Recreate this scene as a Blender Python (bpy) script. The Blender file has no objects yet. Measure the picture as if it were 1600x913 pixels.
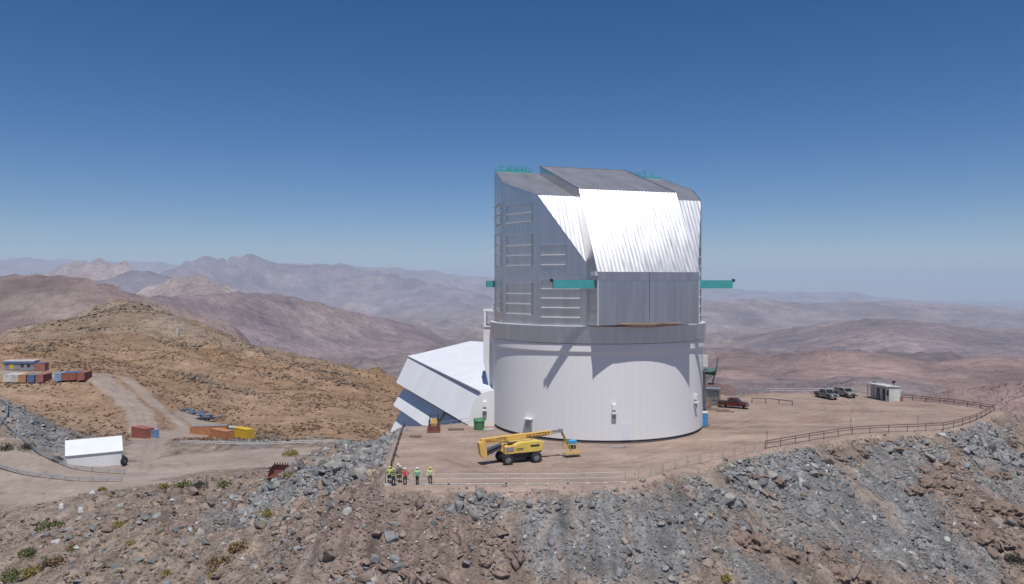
import bpy, bmesh, math, random
import numpy as np
from mathutils import Vector, Matrix
R_ = math.radians
random.seed(7)
rng = np.random.default_rng(7)
scene = bpy.context.scene
COL = scene.collection

# ------------------------------------------------------------------ camera
F, HY, CZ = 1200.0, 445.0, 20.5        # focal length (photo px), eye level (photo px), camera height (m)
cam_d = bpy.data.cameras.new('camera')
cam = bpy.data.objects.new('camera', cam_d); COL.objects.link(cam)
cam_d.sensor_width = 36.0; cam_d.lens = 36.0 * F / 1600.0
cam_d.shift_y = -(456.5 - HY) / 1600.0
cam_d.clip_start = 0.5; cam_d.clip_end = 200000.0
cam.location = (0, 0, CZ); cam.rotation_euler = (R_(90), 0, 0)
scene.camera = cam

# ------------------------------------------------------------------ light
SUN_EL, SUN_AZ = 65.5, 5.0             # sun behind the camera, a little to the right
world = bpy.data.worlds.new('World'); scene.world = world; world.use_nodes = True
wn = world.node_tree.nodes; wl = world.node_tree.links
sky = wn.new('ShaderNodeTexSky'); sky.sky_type = 'NISHITA'; sky.sun_disc = False
sky.sun_elevation = R_(SUN_EL); sky.sun_rotation = R_(180 - SUN_AZ)
sky.altitude = 2500; sky.air_density = 1.0; sky.dust_density = 0.9; sky.ozone_density = 2.2
bg = wn['Background']; bg.inputs['Strength'].default_value = 0.092
hs = wn.new('ShaderNodeHueSaturation'); hs.inputs['Saturation'].default_value = 1.45; hs.inputs['Hue'].default_value = 0.507
wl.new(sky.outputs[0], hs.inputs['Color']); wl.new(hs.outputs[0], bg.inputs['Color'])
sun_d = bpy.data.lights.new('sun', 'SUN'); sun_d.energy = 5.0; sun_d.angle = R_(0.53)
sun_d.color = (1.0, 0.975, 0.94)
sun = bpy.data.objects.new('sun', sun_d); COL.objects.link(sun)
_sd = Vector((math.sin(R_(SUN_AZ)) * math.cos(R_(SUN_EL)), -math.cos(R_(SUN_AZ)) * math.cos(R_(SUN_EL)), math.sin(R_(SUN_EL))))
sun.rotation_euler = _sd.to_track_quat('Z', 'Y').to_euler()
sun.location = _sd * 300
vs = scene.view_settings
vs.view_transform = 'Standard'; vs.look = 'None'; vs.exposure = -0.28; vs.gamma = 1.0; vs.use_curve_mapping = False
cy = scene.cycles
cy.max_bounces = 6; cy.volume_bounces = 2; cy.use_denoising = True

# ------------------------------------------------------------------ helpers
def tag(o, label=None, cat=None, group=None, kind=None):
    if label: o['label'] = label
    if cat: o['category'] = cat
    if group: o['group'] = group
    if kind: o['kind'] = kind
    return o

def thing(name, label, cat, loc=(0, 0, 0), rz=0.0, group=None):
    o = bpy.data.objects.new(name, None); COL.objects.link(o)
    o.location = loc; o.rotation_euler = (0, 0, rz); o.empty_display_size = 0.3
    return tag(o, label, cat, group)

def link(name, me, parent=None, loc=None, rot=None, scale=None):
    o = bpy.data.objects.new(name, me); COL.objects.link(o)
    if parent: o.parent = parent
    if loc is not None: o.location = loc
    if rot is not None: o.rotation_euler = rot
    if scale is not None: o.scale = scale
    return o

def copy_tree(o, parent=None):
    c = o.copy(); COL.objects.link(c); c.parent = parent
    for ch in list(o.children): copy_tree(ch, c)
    return c

class MB:
    """collects shapes for ONE mesh"""
    def __init__(s): s.v = []; s.f = []; s.m = []
    def add(s, vs_, fs, mi=0):
        n = len(s.v); s.v += [tuple(p) for p in vs_]
        for f in fs: s.f.append(tuple(n + i for i in f)); s.m.append(mi)
    def box(s, c, d, mi=0, rot=None, taper=1.0, shift=(0, 0)):
        x, y, z = d[0] / 2, d[1] / 2, d[2] / 2
        P = [Vector((-x, -y, -z)), Vector((x, -y, -z)), Vector((x, y, -z)), Vector((-x, y, -z)),
             Vector((-x * taper + shift[0], -y * taper + shift[1], z)), Vector((x * taper + shift[0], -y * taper + shift[1], z)),
             Vector((x * taper + shift[0], y * taper + shift[1], z)), Vector((-x * taper + shift[0], y * taper + shift[1], z))]
        if rot is not None: P = [rot @ p for p in P]
        C = Vector(c)
        s.add([p + C for p in P], [(0, 3, 2, 1), (4, 5, 6, 7), (0, 1, 5, 4), (1, 2, 6, 5), (2, 3, 7, 6), (3, 0, 4, 7)], mi)
        return s
    def bar(s, a, b, w, h=None, mi=0):
        a = Vector(a); b = Vector(b); d = b - a; L = d.length
        if L < 1e-6: return s
        q = d.to_track_quat('X', 'Z').to_matrix()
        s.box((a + b) / 2, (L, w, h or w), mi, q); return s
    def cyl(s, a, b, r0, r1=None, n=10, mi=0, caps=True):
        a = Vector(a); b = Vector(b); r1 = r0 if r1 is None else r1
        q = (b - a).to_track_quat('Z', 'Y').to_matrix()
        P = []
        for c, r in ((a, r0), (b, r1)):
            for i in range(n):
                t = 2 * math.pi * i / n
                P.append(c + q @ Vector((r * math.cos(t), r * math.sin(t), 0)))
        fs = [(i, (i + 1) % n, n + (i + 1) % n, n + i) for i in range(n)]
        if caps: fs += [tuple(range(n - 1, -1, -1)), tuple(range(n, 2 * n))]
        s.add(P, fs, mi); return s
    def tube(s, pts, r, n=6, mi=0):
        for a, b in zip(pts[:-1], pts[1:]): s.cyl(a, b, r, r, n, mi)
        return s
    def prism(s, poly, axis, a0, a1, mi=0):
        """poly in 2D; axis 'y': (x,z) extruded along y; 'x': (y,z) along x; 'z': (x,y) along z"""
        n = len(poly); P = []
        for t in (a0, a1):
            for p in poly:
                P.append({'y': (p[0], t, p[1]), 'x': (t, p[0], p[1]), 'z': (p[0], p[1], t)}[axis])
        ar = sum(poly[i][0] * poly[(i + 1) % n][1] - poly[(i + 1) % n][0] * poly[i][1] for i in range(n))
        fs = [(i, (i + 1) % n, n + (i + 1) % n, n + i) for i in range(n)] + [tuple(range(n - 1, -1, -1)), tuple(range(n, 2 * n))]
        flip = (ar < 0) != (axis == 'y')
        if (a1 < a0): flip = not flip
        if flip: fs = [tuple(reversed(f)) for f in fs]
        s.add(P, fs, mi); return s
    def build(s, name, mats, parent=None, smooth=False, loc=None, rot=None, bevel=0.0):
        me = bpy.data.meshes.new(name); me.from_pydata(s.v, [], s.f)
        for m in (mats if isinstance(mats, (list, tuple)) else [mats]): me.materials.append(m)
        me.polygons.foreach_set('material_index', s.m)
        if smooth: me.polygons.foreach_set('use_smooth', [True] * len(me.polygons))
        me.update()
        o = link(name, me, parent, loc, rot)
        if bevel:
            b = o.modifiers.new('bevel', 'BEVEL'); b.width = bevel; b.segments = 2; b.limit_method = 'ANGLE'
        return o

def np_mesh(name, V, Fq, mats, smooth=False, col=None):
    """V (n,3), Fq (m,k) index array"""
    me = bpy.data.meshes.new(name)
    V = np.ascontiguousarray(V, dtype=np.float32); Fq = np.ascontiguousarray(Fq, dtype=np.int32)
    m, k = Fq.shape
    me.vertices.add(len(V)); me.vertices.foreach_set('co', V.ravel())
    me.loops.add(m * k); me.loops.foreach_set('vertex_index', Fq.ravel())
    me.polygons.add(m); me.polygons.foreach_set('loop_start', np.arange(0, m * k, k, dtype=np.int32))
    me.update(calc_edges=True)
    if smooth: me.polygons.foreach_set('use_smooth', np.ones(m, dtype=bool))
    for mt in (mats if isinstance(mats, (list, tuple)) else [mats]): me.materials.append(mt)
    if col is not None:
        a = me.attributes.new('col', 'FLOAT_COLOR', 'POINT')
        c4 = np.ones((len(V), 4), dtype=np.float32); c4[:, :3] = col
        a.data.foreach_set('color', c4.ravel())
    me.validate(clean_customdata=False); me.update()
    return me

# ------------------------------------------------------------------ noise (numpy)
_perm = np.random.default_rng(3).permutation(512)
_perm = np.concatenate([_perm, _perm, _perm])
_ga = np.random.default_rng(5).uniform(0, 2 * np.pi, 512); _gx = np.cos(_ga); _gy = np.sin(_ga)
def perlin(x, y, seed=0):
    x = np.asarray(x, dtype=np.float64) + seed * 17.37; y = np.asarray(y, dtype=np.float64) + seed * 9.71
    xi = np.floor(x).astype(np.int64); yi = np.floor(y).astype(np.int64)
    fx = x - xi; fy = y - yi; xi &= 511; yi &= 511
    u = fx * fx * fx * (fx * (fx * 6 - 15) + 10); v = fy * fy * fy * (fy * (fy * 6 - 15) + 10)
    def g(ix, iy, dx, dy):
        h = _perm[_perm[ix & 511] + (iy & 511)]
        return _gx[h] * dx + _gy[h] * dy
    a = g(xi, yi, fx, fy); b = g(xi + 1, yi, fx - 1, fy); c = g(xi, yi + 1, fx, fy - 1); d = g(xi + 1, yi + 1, fx - 1, fy - 1)
    return ((a + (b - a) * u) + ((c + (d - c) * u) - (a + (b - a) * u)) * v) * 1.5
def fbm(x, y, octv=4, seed=0, gain=0.5):
    s = 0.0; a = 1.0; f = 1.0
    for i in range(octv):
        s = s + a * perlin(np.asarray(x) * f, np.asarray(y) * f, seed + i); a *= gain; f *= 2.03
    return s
def ridged(x, y, octv=5, seed=0, gain=0.5):
    s = 0.0; a = 1.0; f = 1.0; w = 1.0
    for i in range(octv):
        n = 1.0 - np.abs(perlin(np.asarray(x) * f, np.asarray(y) * f, seed + i)); n = n * n * w
        s = s + a * n; w = np.clip(n * 1.6, 0, 1); a *= gain; f *= 2.07
    return s
def sstep(a, b, x):
    t = np.clip((np.asarray(x, dtype=float) - a) / (b - a), 0, 1); return t * t * (3 - 2 * t)

# ------------------------------------------------------------------ materials
def mat(name, color, rough=0.7, metal=0.0, var=0.0, scale=3.0, bump=0.0, bscale=20.0, stretch=None, spec=0.5):
    m = bpy.data.materials.new(name); m.use_nodes = True
    nt = m.node_tree; b = nt.nodes['Principled BSDF']
    b.inputs['Base Color'].default_value = (*color, 1); b.inputs['Roughness'].default_value = rough
    b.inputs['Metallic'].default_value = metal; b.inputs['Specular IOR Level'].default_value = spec
    tc = nt.nodes.new('ShaderNodeTexCoord'); src = tc.outputs['Object']
    if stretch:
        mp = nt.nodes.new('ShaderNodeMapping'); mp.inputs['Scale'].default_value = stretch
        nt.links.new(src, mp.inputs['Vector']); src = mp.outputs['Vector']
    if var > 0:
        n = nt.nodes.new('ShaderNodeTexNoise'); n.inputs['Scale'].default_value = scale; n.inputs['Detail'].default_value = 6
        nt.links.new(src, n.inputs['Vector'])
        mr = nt.nodes.new('ShaderNodeMapRange'); mr.inputs['From Min'].default_value = 0.3; mr.inputs['From Max'].default_value = 0.7
        mr.inputs['To Min'].default_value = 1 - var; mr.inputs['To Max'].default_value = 1 + var * 0.6
        nt.links.new(n.outputs['Fac'], mr.inputs['Value'])
        mx = nt.nodes.new('ShaderNodeVectorMath'); mx.operation = 'SCALE'; mx.inputs[0].default_value = color
        nt.links.new(mr.outputs['Result'], mx.inputs['Scale']); nt.links.new(mx.outputs['Vector'], b.inputs['Base Color'])
        mr2 = nt.nodes.new('ShaderNodeMapRange'); mr2.inputs['To Min'].default_value = max(0.03, rough - 0.08); mr2.inputs['To Max'].default_value = min(1, rough + 0.08)
        nt.links.new(n.outputs['Fac'], mr2.inputs['Value']); nt.links.new(mr2.outputs['Result'], b.inputs['Roughness'])
    if bump > 0:
        n2 = nt.nodes.new('ShaderNodeTexNoise'); n2.inputs['Scale'].default_value = bscale; n2.inputs['Detail'].default_value = 5
        nt.links.new(src, n2.inputs['Vector'])
        bp = nt.nodes.new('ShaderNodeBump'); bp.inputs['Strength'].default_value = bump; bp.inputs['Distance'].default_value = 0.05
        nt.links.new(n2.outputs['Fac'], bp.inputs['Height']); nt.links.new(bp.outputs['Normal'], b.inputs['Normal'])
    return m

def attr_mat(name, rough, bumps, var=0.35, vscales=(0.35, 2.2), spec=0.2):
    """colour from the 'col' vertex attribute (the stone or soil itself) broken up by noise"""
    m = bpy.data.materials.new(name); m.use_nodes = True
    nt = m.node_tree; b = nt.nodes['Principled BSDF']; L = nt.links.new
    b.inputs['Roughness'].default_value = rough; b.inputs['Specular IOR Level'].default_value = spec
    at = nt.nodes.new('ShaderNodeAttribute'); at.attribute_name = 'col'
    geo = nt.nodes.new('ShaderNodeNewGeometry')
    prod = None
    for i, s in enumerate(vscales):
        n = nt.nodes.new('ShaderNodeTexNoise'); n.inputs['Scale'].default_value = s; n.inputs['Detail'].default_value = 7; n.inputs['Roughness'].default_value = 0.62
        L(geo.outputs['Position'], n.inputs['Vector'])
        mr = nt.nodes.new('ShaderNodeMapRange'); mr.inputs['From Min'].default_value = 0.3; mr.inputs['From Max'].default_value = 0.7
        mr.inputs['To Min'].default_value = 1 - var; mr.inputs['To Max'].default_value = 1 + var * 0.75
        L(n.outputs['Fac'], mr.inputs['Value'])
        if prod is None: prod = mr.outputs['Result']
        else:
            mm = nt.nodes.new('ShaderNodeMath'); mm.operation = 'MULTIPLY'; L(prod, mm.inputs[0]); L(mr.outputs['Result'], mm.inputs[1]); prod = mm.outputs[0]
    sc = nt.nodes.new('ShaderNodeVectorMath'); sc.operation = 'SCALE'; L(at.outputs['Color'], sc.inputs[0]); L(prod, sc.inputs['Scale'])
    L(sc.outputs['Vector'], b.inputs['Base Color'])
    nrm = None
    for (s, st, dist) in bumps:
        n = nt.nodes.new('ShaderNodeTexNoise'); n.inputs['Scale'].default_value = s; n.inputs['Detail'].default_value = 8; n.inputs['Roughness'].default_value = 0.65
        L(geo.outputs['Position'], n.inputs['Vector'])
        bp = nt.nodes.new('ShaderNodeBump'); bp.inputs['Strength'].default_value = st; bp.inputs['Distance'].default_value = dist
        L(n.outputs['Fac'], bp.inputs['Height'])
        if nrm is not None: L(nrm, bp.inputs['Normal'])
        nrm = bp.outputs['Normal']
    if nrm is not None: L(nrm, b.inputs['Normal'])
    return m

M = {}
M['slope'] = attr_mat('slope_ground', 0.95, [(1.2, 0.8, 0.35), (5.0, 0.9, 0.12)], 0.42, (0.5, 3.0))
M['hill'] = attr_mat('hill_ground', 0.95, [(0.35, 0.7, 0.8), (1.6, 0.7, 0.3)], 0.35, (0.12, 0.9))
M['pad'] = attr_mat('pad_ground', 0.95, [(2.5, 0.25, 0.05)], 0.16, (0.18, 1.6))
_nt = M['pad'].node_tree
_b = _nt.nodes['Principled BSDF']; _src = _b.inputs['Base Color'].links[0].from_socket
_g = _nt.nodes.new('ShaderNodeNewGeometry'); _prev = _src
for _rz, _sc, _amt in ((0.10, (0.06, 0.7, 1), 0.07), (-0.5, (0.07, 0.9, 1), 0.07), (0.2, (0.3, 0.5, 1), 0.10)):   # wheel tracks and swept streaks
    _mp = _nt.nodes.new('ShaderNodeMapping'); _mp.inputs['Rotation'].default_value = (0, 0, _rz); _mp.inputs['Scale'].default_value = _sc
    _nn = _nt.nodes.new('ShaderNodeTexNoise'); _nn.inputs['Scale'].default_value = 0.6; _nn.inputs['Detail'].default_value = 6; _nn.inputs['Roughness'].default_value = 0.6
    _mr = _nt.nodes.new('ShaderNodeMapRange'); _mr.inputs['From Min'].default_value = 0.35; _mr.inputs['From Max'].default_value = 0.65; _mr.inputs['To Min'].default_value = 1 - _amt; _mr.inputs['To Max'].default_value = 1 + _amt
    _sv = _nt.nodes.new('ShaderNodeVectorMath'); _sv.operation = 'SCALE'
    _nt.links.new(_g.outputs['Position'], _mp.inputs['Vector']); _nt.links.new(_mp.outputs['Vector'], _nn.inputs['Vector']); _nt.links.new(_nn.outputs['Fac'], _mr.inputs['Value'])
    _nt.links.new(_prev, _sv.inputs[0]); _nt.links.new(_mr.outputs['Result'], _sv.inputs['Scale']); _prev = _sv.outputs['Vector']
_nt.links.new(_prev, _b.inputs['Base Color'])
M['road'] = attr_mat('road_ground', 0.95, [(1.5, 0.3, 0.08)], 0.16, (0.12, 0.8))
M['far'] = attr_mat('far_ground', 1.0, [(0.0025, 0.9, 120.0), (0.01, 0.8, 30.0)], 0.27, (0.0011, 0.004, 0.014))
M['rubble'] = attr_mat('rubble_stone', 0.9, [(6.0, 0.5, 0.05)], 0.25, (1.2, 7.0))
M['scrub'] = attr_mat('scrub_leaf', 0.9, [], 0.3, (0.5, 3.0))
M['metal'] = mat('dome_aluminium', (0.66, 0.645, 0.635), 0.33, 1.0, 0.10, 0.8, 0.05, 2.0, stretch=(1, 1, 0.12))
M['sheet'] = mat('shutter_aluminium', (0.56, 0.56, 0.57), 0.33, 1.0, 0.08, 2.5, 0.0, 3.0, stretch=(1.5, 0.15, 0.15))
M['roofmetal'] = mat('roof_aluminium', (0.40, 0.39, 0.40), 0.5, 0.7, 0.12, 0.6, 0.0, stretch=(1, 0.3, 0.3))
_b = M['sheet'].node_tree.nodes['Principled BSDF']; _b.inputs['Anisotropic'].default_value = 0.88
_nt = M['sheet'].node_tree; _vt = _nt.nodes.new('ShaderNodeVectorTransform'); _vt.vector_type = 'VECTOR'; _vt.convert_from = 'OBJECT'; _vt.convert_to = 'WORLD'
_vt.inputs[0].default_value = (1, 0, 0); _nt.links.new(_vt.outputs[0], _b.inputs['Tangent'])      # rolling direction lies across the sheets
M['cheek'] = mat('cheek_aluminium', (0.68, 0.68, 0.69), 0.42, 1.0, 0.08, 2.5, 0.0, stretch=(1.5, 0.15, 0.15))
_b = M['cheek'].node_tree.nodes['Principled BSDF']; _b.inputs['Anisotropic'].default_value = 0.72; _nt = M['cheek'].node_tree
_vt = _nt.nodes.new('ShaderNodeVectorTransform'); _vt.vector_type = 'VECTOR'; _vt.convert_from = 'OBJECT'; _vt.convert_to = 'WORLD'; _vt.inputs[0].default_value = (1, 0, 0); _nt.links.new(_vt.outputs[0], _b.inputs['Tangent'])
M['ring'] = mat('ring_aluminium', (0.63, 0.615, 0.605), 0.42, 1.0, 0.10, 1.2, 0.04, 2.0, stretch=(1, 1, 0.2))
M['trim'] = mat('bare_aluminium_trim', (0.80, 0.80, 0.80), 0.5, 0.35, 0.05, 2.0)
M['rusty'] = mat('brown_reflection_lip', (0.42, 0.29, 0.2), 0.5, 0.8, 0.3, 1.2)  # the lip's brown is mirrored ground put into the base colour, no rust
M['white'] = mat('white_cladding', (0.78, 0.77, 0.755), 0.45, 0.0, 0.05, 0.25, 0.0, stretch=(1, 1, 0.15))
M['white2'] = mat('white_roof_membrane', (0.72, 0.73, 0.75), 0.6, 0.0, 0.05, 0.4)
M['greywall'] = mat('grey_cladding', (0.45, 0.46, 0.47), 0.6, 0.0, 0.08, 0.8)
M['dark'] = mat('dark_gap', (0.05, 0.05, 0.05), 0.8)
M['plinth'] = mat('dark_plinth', (0.10, 0.095, 0.09), 0.9, 0.0, 0.2, 2.0)
M['teal'] = mat('teal_paint', (0.07, 0.36, 0.36), 0.5, 0.0, 0.1, 1.5)
M['green'] = mat('green_steel', (0.10, 0.17, 0.145), 0.55, 0.0, 0.2, 2.0)
M['binGreen'] = mat('green_bin_plastic', (0.06, 0.22, 0.09), 0.5, 0.0, 0.12, 2.0)
M['greyMetal'] = mat('galvanised', (0.40, 0.41, 0.42), 0.5, 0.6, 0.15, 3.0)
M['yellow'] = mat('lift_yellow', (0.74, 0.54, 0.12), 0.4, 0.0, 0.12, 1.5)
M['orange'] = mat('boom_orange', (0.74, 0.46, 0.12), 0.45, 0.0, 0.12, 1.5)
M['tyre'] = mat('tyre_rubber', (0.03, 0.03, 0.03), 0.85, 0.0, 0.2, 6.0)
M['rim'] = mat('wheel_rim', (0.25, 0.25, 0.25), 0.5, 0.3)
M['black'] = mat('black_steel', (0.035, 0.035, 0.04), 0.55, 0.0, 0.2, 3.0)
M['letter'] = mat('dark_red_lettering', (0.17, 0.02, 0.015), 0.6)
M['blue'] = mat('blue_plastic', (0.05, 0.24, 0.48), 0.5, 0.0, 0.1, 2.0)
M['brightBlue'] = mat('bright_blue_box', (0.04, 0.36, 0.62), 0.5)
M['whitePaint'] = mat('white_rail_paint', (0.58, 0.56, 0.53), 0.55, 0.0, 0.1, 4.0)
M['beigeRail'] = mat('weathered_rail', (0.42, 0.36, 0.31), 0.7, 0.2, 0.2, 4.0)
M['brownRail'] = mat('rusted_guardrail', (0.15, 0.11, 0.095), 0.75, 0.2, 0.25, 3.0)
M['redRail'] = mat('dark_red_guardrail', (0.17, 0.075, 0.06), 0.75, 0.1, 0.25, 3.0)
M['glass'] = mat('dark_window_glass', (0.02, 0.025, 0.03), 0.12, 0.0, spec=0.8)
M['redCar'] = mat('dusty_red_paint', (0.11, 0.026, 0.022), 0.4, 0.1, 0.25, 2.0)
M['greyCar'] = mat('dusty_grey_paint', (0.19, 0.185, 0.18), 0.45, 0.3, 0.2, 2.0)
M['paleCar'] = mat('dusty_beige_paint', (0.30, 0.285, 0.27), 0.45, 0.2, 0.2, 2.0)
M['lamp'] = mat('lamp_glass', (0.7, 0.7, 0.68), 0.2)
M['redLamp'] = mat('tail_lamp', (0.35, 0.02, 0.02), 0.3)
M['chrome'] = mat('chrome_bumper', (0.6, 0.6, 0.6), 0.3, 1.0)
M['wood'] = mat('weathered_timber', (0.26, 0.19, 0.14), 0.85, 0.0, 0.3, 4.0)
M['rust'] = mat('rusty_red_steel', (0.17, 0.06, 0.045), 0.8, 0.2, 0.35, 2.5)
M['leaf'] = mat('shrub_leaf_green', (0.13, 0.145, 0.045), 0.85, 0.0, 0.4, 3.0)
M['leafY'] = mat('shrub_leaf_yellow', (0.28, 0.22, 0.06), 0.85, 0.0, 0.4, 3.0)
M['leafB'] = mat('shrub_leaf_dry', (0.24, 0.16, 0.075), 0.85, 0.0, 0.4, 3.0)
M['leafD'] = mat('shrub_leaf_dark', (0.075, 0.07, 0.05), 0.85, 0.0, 0.4, 3.0)
M['twig'] = mat('shrub_twig', (0.14, 0.10, 0.07), 0.9)
M['skin'] = mat('skin', (0.45, 0.27, 0.19), 0.6)
for nm, c in dict(cOrange=(0.46, 0.20, 0.09), cRust=(0.30, 0.10, 0.06), cYellow=(0.66, 0.42, 0.04), cWhite=(0.62, 0.61, 0.57),
                  cBlue=(0.10, 0.15, 0.28), cRed=(0.33, 0.12, 0.09), cPale=(0.52, 0.52, 0.47), cGrey=(0.25, 0.25, 0.26), cPink=(0.34, 0.15, 0.12),
                  cTan=(0.46, 0.24, 0.10), cLightBlue=(0.22, 0.33, 0.52)).items():
    M[nm] = mat('container_' + nm[1:].lower(), c, 0.6, 0.0, 0.22, 0.9)

# ------------------------------------------------------------------ photo geometry helpers (used only to find where things stand)
def G(px, py, z=0.0):
    Y = (CZ - z) * F / (py - HY); return ((px - 800) / F * Y, Y, z)
def P3(px, py, Y): return ((px - 800) / F * Y, Y, CZ - (py - HY) * Y / F)
def proj(x, y, z): return 800 + F * x / y, HY + F * (CZ - z) / y

# ------------------------------------------------------------------ ground
PAD = [G(600, 764), G(700, 763), G(800, 762), G(900, 761), G(985, 757), G(1040, 742), G(1085, 729), G(1140, 717), G(1200, 705), G(1262, 695),
       G(1330, 683), G(1390, 679), G(1450, 676), G(1500, 667), G(1540, 655), G(1568, 643), (76.5, 131.5, 0), (70.5, 137.5, 0), (66, 146, 0), (48, 146, 0), (40, 142, 0),
       (38, 150, 0), (8, 150, 0), (2, 136, 0), (-2, 122, 0), (-6.5, 114.5, 0), (-11, 112.2, 0), (-16.0, 111, 0), (-15.2, 100, 0), (-14.6, 88, 0)]
PADA = np.array([(p[0], p[1]) for p in PAD])
def pad_sd(x, y):
    """signed distance to the pad outline, negative inside"""
    x = np.asarray(x, dtype=float); y = np.asarray(y, dtype=float)
    d = np.full(x.shape, 1e18); inside = np.zeros(x.shape, dtype=bool)
    n = len(PADA)
    for i in range(n):
        ax, ay = PADA[i]; bx, by = PADA[(i + 1) % n]
        ex, ey = bx - ax, by - ay
        t = np.clip(((x - ax) * ex + (y - ay) * ey) / (ex * ex + ey * ey), 0, 1)
        d = np.minimum(d, (x - ax - t * ex) ** 2 + (y - ay - t * ey) ** 2)
        c = ((ay <= y) & (by > y)) | ((by <= y) & (ay > y))
        with np.errstate(divide='ignore', invalid='ignore'):
            xi = ax + (y - ay) * ex / (ey if ey != 0 else 1e-9)
        inside ^= c & (x < xi)
    d = np.sqrt(d); return np.where(inside, -d, d)

CP = []
def cp(px, py, Y): CP.append(P3(px, py, Y))
def cz(px, py, z): CP.append(G(px, py, z))
# crest of the rock spill left of the pad
for a in ((560, 690, 109), (520, 703, 109), (480, 720, 110), (430, 742, 111), (380, 755, 113), (300, 757, 119)): cp(*a)
# left foreground flank
for a in ((0, 913, 91), (100, 913, 88), (200, 913, 85), (300, 913, 82), (400, 913, 79), (0, 850, 104), (100, 850, 101), (200, 850, 97), (300, 850, 94), (400, 830, 93),
          (0, 800, 118), (100, 800, 114), (200, 800, 110), (300, 800, 105), (480, 800, 96), (500, 913, 75), (-150, 913, 94), (-150, 800, 120), (560, 913, 72)): cp(*a)
# lower road
for a in ((-100, 740, -12.2), (0, 745, -12.8), (0, 765, -12.9), (100, 760, -13), (200, 757, -13), (300, 745, -13), (400, 735, -13), (450, 728, -13), (200, 700, -13), (300, 700, -13),
          (400, 697, -13), (500, 697, -13.2), (240, 690, -13.2), (120, 738, -13), (190, 720, -13), (530, 705, -13)): cz(*a)
for x, y, z in ((-45, 150, -13.3), (-30, 150, -13.5), (-25, 135, -13), (-35, 132, -13), (-20, 165, -15)): CP.append((x, y, z))
# terrace at far left with its scree
for a in ((0, 625, 158), (0, 660, 148), (-60, 630, 152), (-60, 700, 140), (12, 642, 151), (60, 690, 146), (90, 712, 143), (130, 695, 158), (60, 650, 163), (20, 700, 140), (50, 720, 137)): cp(*a)
# saddle with the containers, hillside and hill
for a in ((345, 686, 201), (300, 672, 210), (390, 684, 203), (240, 684, 188), (330, 655, 232), (200, 690, 180), (150, 690, 182), (450, 690, 200), (560, 688, 195),
          (215, 640, 212), (150, 586, 240), (70, 597, 236), (20, 596, 236), (40, 579, 250), (100, 640, 214), (180, 655, 205), (-80, 600, 230), (110, 670, 195),
          (300, 600, 275), (400, 640, 245), (500, 650, 240), (580, 660, 235), (300, 560, 320), (450, 600, 300), (580, 620, 290), (200, 550, 330), (80, 545, 310),
          (195, 474, 480), (165, 477, 470), (230, 478, 470), (120, 497, 455), (60, 513, 440), (0, 524, 430), (-100, 545, 420), (280, 504, 440), (340, 527, 425), (400, 545, 405), (450, 557, 395), (500, 568, 385),
          (560, 580, 375), (610, 590, 365), (660, 605, 355), (150, 515, 400), (230, 520, 390), (60, 540, 370)): cp(*a)
for x, y, z in ((-300, 600, -60), (-200, 620, -60), (-100, 560, -75), (-30, 480, -80), (-350, 480, -30), (0, 400, -70), (-10, 260, -40), (10, 200, -40), (-300, 300, -10), (-200, 150, -6),
                (60, 190, -50), (120, 160, -55), (120, 90, -45), (60, 50, -50), (0, 45, -42), (-60, 55, -32), (100, 40, -60), (-120, 60, -30), (0, 10, -58), (-60, 0, -55), (60, 0, -60), (0, -80, -85), (-150, 0, -60), (150, 0, -75), (100, 300, -90), (200, 200, -90), (-400, 100, -30), (-350, 0, -70)):
    CP.append((x, y, z))
CPA = np.array(CP); _c2 = 7.0 ** 2
_D = np.sqrt(((CPA[:, None, :2] - CPA[None, :, :2]) ** 2).sum(-1) + _c2)
_n = len(CPA); _A = np.zeros((_n + 3, _n + 3)); _A[:_n, :_n] = -_D - 0.0; _A[np.arange(_n), np.arange(_n)] += 1.2
_Pm = np.concatenate([np.ones((_n, 1)), CPA[:, :2]], 1); _A[:_n, _n:] = _Pm; _A[_n:, :_n] = _Pm.T
_W = np.linalg.solve(_A, np.concatenate([CPA[:, 2], np.zeros(3)]))
def rbf(x, y):
    s = _W[_n] + _W[_n + 1] * x + _W[_n + 2] * y
    for i in range(_n): s = s - _W[i] * np.sqrt((x - CPA[i, 0]) ** 2 + (y - CPA[i, 1]) ** 2 + _c2)
    return s

# dirt roads in the valley, as centre lines with half widths
def gpt(px, py, z): p = G(px, py, z); return (p[0], p[1])
ROADS = []
ROADS.append(([P3(-60, 748, 132), G(0, 748, -13), G(100, 749, -13), G(200, 741, -13), G(300, 722, -13), G(400, 715, -13), G(520, 712, -13), (-22, 148, 0), (-8, 150, 0)], 8.0))
ROADS.append(([G(0, 772, -12.9), G(60, 774, -12.9), G(140, 763, -12.9), G(240, 757, -12.9)], 2.2))
ROADS.append(([G(225, 712, -13), P3(240, 684, 188), P3(222, 655, 204), P3(212, 632, 218), P3(190, 606, 230), P3(150, 586, 240), P3(110, 586, 243), P3(60, 588, 245), P3(-20, 590, 246)], 3.4))
ROADS.append(([P3(300, 676, 205), P3(280, 668, 213), P3(255, 645, 222), P3(225, 620, 236), P3(195, 600, 246), P3(165, 590, 246)], 1.8))
ROADS.append(([P3(240, 684, 188), P3(300, 674, 206), P3(345, 672, 214), P3(300, 655, 226)], 5.0))
def road_sd(x, y):
    d = np.full(np.shape(x), 1e9)
    for pts, hw in ROADS:
        for a, b in zip(pts[:-1], pts[1:]):
            ex, ey = b[0] - a[0], b[1] - a[1]
            t = np.clip(((x - a[0]) * ex + (y - a[1]) * ey) / (ex * ex + ey * ey + 1e-9), 0, 1)
            d = np.minimum(d, np.sqrt((x - a[0] - t * ex) ** 2 + (y - a[1] - t * ey) ** 2) - hw)
    return d

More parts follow.
